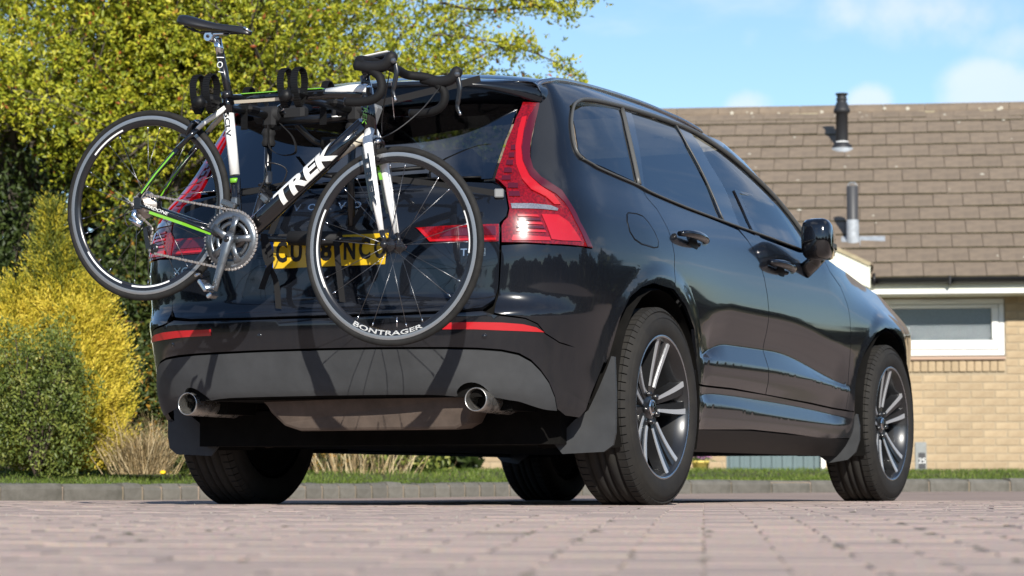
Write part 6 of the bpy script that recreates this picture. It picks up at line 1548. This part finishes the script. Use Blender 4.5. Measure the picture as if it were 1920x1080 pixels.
bb(MB().lathe([(.0085, -.001), (.0110, -.0018), (.0115, 0)], pt(.1835, 1.526, -.0145), (1, 0, 0), 18), 'post_mark', FWHT, pst)
bb(MB().ribbon([pt(.197, 1.553, -.0140), pt(.183, 1.552, -.0146), pt(.170, 1.551, -.0100)], (0, .2, 1), .003, .001), 'post_mark', FWHT, pst); bb(MB().ribbon([pt(.190, 1.503, -.0130), pt(.178, 1.500, -.0145), pt(.166, 1.498, -.0110)], (0, .2, 1), .003, .001), 'post_mark', FWHT, pst)
put_text('tube_lettering', '5CLV', pt(.147, 1.315, -.0190), (0, -.12, -1), (0, -1, .12), .020, FBLK, stw, bk0, width=.085, bold=.02)
bb(MB().tube([pt(.160, 1.408), pt(.1655, 1.432)], .0205, 14), 'seat_clamp', RIMB)
# chainset
cx = -.048; CC = BBP+Vector((cx, .0, 0))
rg_ = MB(); rg_.lathe([(.101, -.002), (.101, .002), (.079, .0025), (.074, .002), (.074, -.003), (.079, -.0035)], CC, AX, 64, closed=True)
bb(rg_, 'chainring', SILV)
tm = MB()
for k in range(50):
    w = 2*math.pi*k/50; c = CC+Vector((0, .1030*math.cos(w), .1030*math.sin(w))); tm.box(c, (.0028, .0052, .008), Matrix.Rotation(w-math.pi/2, 3, 'X'))
bb(tm, 'ring_teeth', CHN)['kind'] = 'stuff'
bb(MB().lathe([(.066, .006), (.066, .009), (.052, .009), (.052, .006)], CC, AX, 48, closed=True), 'inner_chainring', SILV)
cang = math.atan2(.739-.907, .141-.096)
for k in range(5):
    a = cang + 2*math.pi*k/5 + math.pi; d = Vector((0, math.cos(a), math.sin(a)))
    bb(MB().tube([CC+d*.015+Vector((-.008, 0, 0)), CC+d*.05+Vector((-.006, 0, 0)), CC+d*.083+Vector((-.002, 0, 0))], [.016, .011, .0165], 8, flat=.45, up=(1, 0, 0)), 'spider_arm', SILV)
ca_ = Vector((0, math.cos(cang), math.sin(cang)))
arm = bb(MB().tube([CC+ca_*-.025+Vector((-.012, 0, 0)), CC+Vector((-.017, 0, 0)), CC+ca_*.06+Vector((-.022, 0, 0)), CC+ca_*.14+Vector((-.029, 0, 0)), CC+ca_*.182+Vector((-.031, 0, 0))], [.014, .021, .0165, .0135, .0125], 14, flat=.75, up=(1, 0, 0)), 'crank_arm', SILV)
fa = BBP+Vector((.062, 0, 0)); bb(MB().tube([fa, fa-ca_*.06+Vector((.008, 0, 0)), fa-ca_*.175+Vector((.014, 0, 0))], [.018, .014, .012], 12, flat=.75, up=(1, 0, 0)), 'crank_arm', RIMB)
def pedal(c, s):
    c = Vector(c); g = MB(); g.tube([c, c+Vector((s*.022, 0, 0))], .006, 8)
    g.box(c+Vector((s*.050, .004, .004)), (.058, .050, .014), Matrix.Rotation(.9, 3, 'X'), bev=.004)
    g.tube([c+Vector((s*.03, .03, .038)), c+Vector((s*.05, .034, .046)), c+Vector((s*.075, .03, .038))], .005, 6)
    g.box(c+Vector((s*.05, -.022, -.03)), (.052, .014, .022), Matrix.Rotation(.9, 3, 'X'), bev=.004)
    return bb(g, 'pedal', POL if s < 0 else RIMB)
pedal(CC+ca_*.172+Vector((-.032, 0, 0)), -1); pedal(fa-ca_*.172+Vector((.02, 0, 0)), 1)
bb(MB().lathe([(0, -.004), (.011, -.003), (.012, .004)], CC+Vector((-.030, 0, 0)), AX, 16), 'crank_bolt', RIMB)
bb(MB().tube([BBP-Vector((.040, 0, 0)), BBP+Vector((.05, 0, 0))], .023, 16), 'bottom_bracket', FBLK)
# cassette, derailleurs, chain
for k, r in enumerate((.050, .046, .042, .038, .034, .031, .028, .025, .023)):
    bb(MB().lathe([(r, -.0008), (r, .0008), (.014, .0008), (.014, -.0008)], RH+Vector((-.018-.0042*k, 0, 0)), AX, 28, closed=True), 'sprocket', CHN)
JP = pt(.463, .985, -.058); P1 = pt(.448, .957, -.048); P2 = pt(.425, .893, -.048)
rdm = MB(); rdm.tube([pt(.487, 1.030, -.068), pt(.495, 1.005, -.070), pt(.475, .985, -.064), JP], [.010, .012, .011, .012], 10); rdm.tube([pt(.505, .998, -.075), pt(.462, .972, -.070)], [.010, .008], 10)
rdl = bb(rdm, 'rear_derailleur', POL)
bb(MB().prism([(0, 0), (.014, .004), (.030, -.066), (.014, -.078), (.002, -.02)], pt(.462, .967, -.058), (0, -1, 0), (0, 0, 1), .003), 'derailleur_cage', RIMB, rdl)
for p in (P1, P2): bb(MB().lathe([(.0035, -.003), (.018, -.003), (.019, 0), (.018, .003), (.0035, .003)], p, AX, 14), 'jockey_wheel', RIMB, rdl)
bb(MB().tube(spline([pt(.492, 1.045, -.066), pt(.530, 1.02, -.070), pt(.520, .975, -.070), pt(.485, .978, -.068)], 6), .0022, 6), 'gear_cable', CABLE)
fdr = MB(); fdr.box(pt(.125, 1.035, -.044), (.022, .060, .022), Matrix.Rotation(.35, 3, 'X'), bev=.005); fdr.box(pt(.112, 1.045, -.022), (.03, .025, .030), bev=.005); bb(fdr, 'front_derailleur', SILV)
cp = []
top_c = RH+Vector((-.040, 0, .0)); rs_ = .036; rl = .1015
def tang(c1, r1, c2, r2, sgn):
    d = Vector((0, c2.y-c1.y, c2.z-c1.z)); L = d.length; u = d/L; nrm = Vector((0, -u.z, u.y))*sgn; s_ = (r1-r2)/L; c_ = math.sqrt(1-s_*s_)
    m = u*s_+nrm*c_; return c1+m*r1, c2+m*r2
a1, b1 = tang(top_c, rs_, CC, rl, -1)
if (a1-top_c).z < 0: a1, b1 = tang(top_c, rs_, CC, rl, 1)
a2, b2 = tang(P2, .016, CC, rl, 1)
if (b2-CC).z > 0: a2, b2 = tang(P2, .016, CC, rl, -1)
t1 = math.atan2((b1-CC).z, (b1-CC).y); t2 = math.atan2((b2-CC).z, (b2-CC).y)
path = [a1, b1]
if t2 > t1: t2 -= 2*math.pi
# go round the front of the ring (the -y side)
tA, tB = t1, t2
if math.cos((tA+tB)/2) > 0: tB += 2*math.pi if tB < tA else -2*math.pi
for k in range(1, 30): w = tA+(tB-tA)*k/30; path.append(CC+Vector((0, rl*math.cos(w), rl*math.sin(w))))
path += [b2, a2, P2+Vector((0, .016, -.004)), P2+Vector((0, .014, .010)), P1+Vector((0, -.017, -.004)), P1+Vector((0, -.014, .012)), top_c+Vector((0, .018, -.031)), top_c+Vector((0, .036, 0)), top_c+Vector((0, .026, .026)), a1]
ch = MB(); acc_ = 0; step = .0127; i_ = 0; cnt_ = 0
for a, b in zip(path, path[1:]):
    L = (b-a).length; u = (b-a).normalized() if L > 1e-6 else Vector((0, 1, 0)); R3 = Matrix((Vector((1, 0, 0)), u, Vector((1, 0, 0)).cross(u))).transposed()
    while acc_ < L:
        c = a+u*acc_; wd = .0075 if cnt_ % 2 else .0055
        ch.box(c, (wd, .0115, .0098 if cnt_ % 2 else .0080), R3, bev=.002); acc_ += step; cnt_ += 1
    acc_ -= L
bb(ch, 'chain', CHN)['kind'] = 'stuff'
# bars, stem, hoods, levers
bb(MB().tube([pt(-.386, 1.405), pt(-.379, 1.452)], .0165, 14), 'steerer_spacers', RIMB)
bb(MB().lathe([(.019, -.006), (.019, .006), (.0165, .008)], pt(-.385, 1.414), (0, .1, 1), 16), 'top_cap', POL)
bb(MB().tube([pt(-.376, 1.462), pt(-.40, 1.470), pt(-.452, 1.482)], [.019, .0165, .018], 12), 'stem', RIMB)
bb(MB().box(pt(-.435, 1.505, -.02), (.055, .125, .014), Matrix.Rotation(-.12, 3, 'X'), bev=.005), 'bike_computer', RIMB)
bb(MB().box(pt(-.432, 1.5145, -.02), (.050, .115, .006), Matrix.Rotation(-.12, 3, 'X'), bev=.003), 'computer_face', FWHT)
for s in (-1, 1):
    k = s*.205
    # photographed positions of this side's drop
    if s < 0: hood = [(-.455, 1.452), (-.52, 1.440), (-.568, 1.447), (-.600, 1.482)]; drop = [(-.515, 1.432), (-.548, 1.405), (-.556, 1.365), (-.535, 1.337), (-.49, 1.327), (-.425, 1.330)]; lev = [(-.600, 1.450), (-.606, 1.415), (-.597, 1.375), (-.594, 1.35), (-.607, 1.322)]
    else: hood = [(-.490, 1.462), (-.555, 1.448), (-.603, 1.456), (-.634, 1.490)]; drop = [(-.550, 1.440), (-.575, 1.412), (-.572, 1.378), (-.548, 1.355), (-.505, 1.346), (-.440, 1.347)]; lev = [(-.628, 1.462), (-.636, 1.42), (-.630, 1.378), (-.628, 1.352), (-.640, 1.328)]
    bb(MB().tube(spline([pt(-.452, 1.484, s*.02), pt(-.450, 1.482, s*.10), pt(-.452, 1.474, s*.17), pt(hood[0][0]-.02, hood[0][1]+.004, k*.97), pt(hood[1][0]+.01, hood[1][1]+.004, k)], 6), .0155, 12), 'bar_top', TAPE)
    bb(MB().tube(spline([pt(a, b, k*(1+.012*i)) for i, (a, b) in enumerate(drop)], 6), .0150, 12), 'bar_drop', TAPE)
    hd = bb(MB().tube(spline([pt(a, b, k) for a, b in hood], 5), [.0165]*3+[.0200]*5+[.0200]*4+[.021, .0205, .019, .013], 12), 'brake_hood', HOODM)
    bb(MB().tube(spline([pt(a, b, k-.003*s) for a, b in lev], 5), [.010]*6+[.0095]*6+[.008]*5+[.0065]*4, 10, flat=.6), 'brake_lever', RIMB, hd)
    bb(MB().lathe([(0, -.006), (.0085, -.004), (.010, .004)], pt(lev[0][0]-.004, lev[0][1]+.006, k-.014), (1, .6, -.2), 14), 'lever_badge', SILV, hd)
    bb(MB().tube([pt(lev[-1][0]+.002, lev[-1][1]+.012, k-.006), pt(*lev[-1], k-.004)], .004, 6), 'lever_tip', POL, hd)
    bb(MB().lathe([(0, .003), (.015, .001), (.015, -.004)], pt(drop[-1][0], drop[-1][1], k*1.06), (0, 1, .05), 14), 'bar_plug', RIMB)
bb(MB().tube(spline([pt(-.575, 1.425, -.19), pt(-.545, 1.36, -.16), pt(-.50, 1.29, -.10), pt(-.462, 1.245, -.03)], 6), .0024, 6), 'brake_cable', CABLE)
bb(MB().tube(spline([pt(-.57, 1.43, .19), pt(-.53, 1.34, .12), pt(-.46, 1.26, .05), pt(-.40, 1.22, -.03), pt(-.35, 1.23, -.03)], 6), .0024, 6), 'gear_cable', CABLE)
bb(MB().tube(spline([pt(-.59, 1.40, -.21), pt(-.555, 1.33, -.13), pt(-.53, 1.285, -.07)], 6), .0013, 5), 'bare_cable', POL)
# bottle cage, chain catcher
bb(MB().tube(spline([pt(.012, 1.045, -.01), pt(.010, 1.068, -.035), pt(-.022, 1.130, -.040), pt(-.016, 1.168, -.040), pt(-.03, 1.172, -.02), pt(-.058, 1.163, 0), pt(-.072, 1.145, .01), pt(-.058, 1.11, .012), pt(-.030, 1.085, .01)], 5), .0028, 6), 'bottle_cage', RIMB)
bb(MB().box(pt(.004, 1.052, -.01), (.03, .022, .04), Matrix.Rotation(-.9, 3, 'X'), bev=.005), 'cage_mount', SILV)
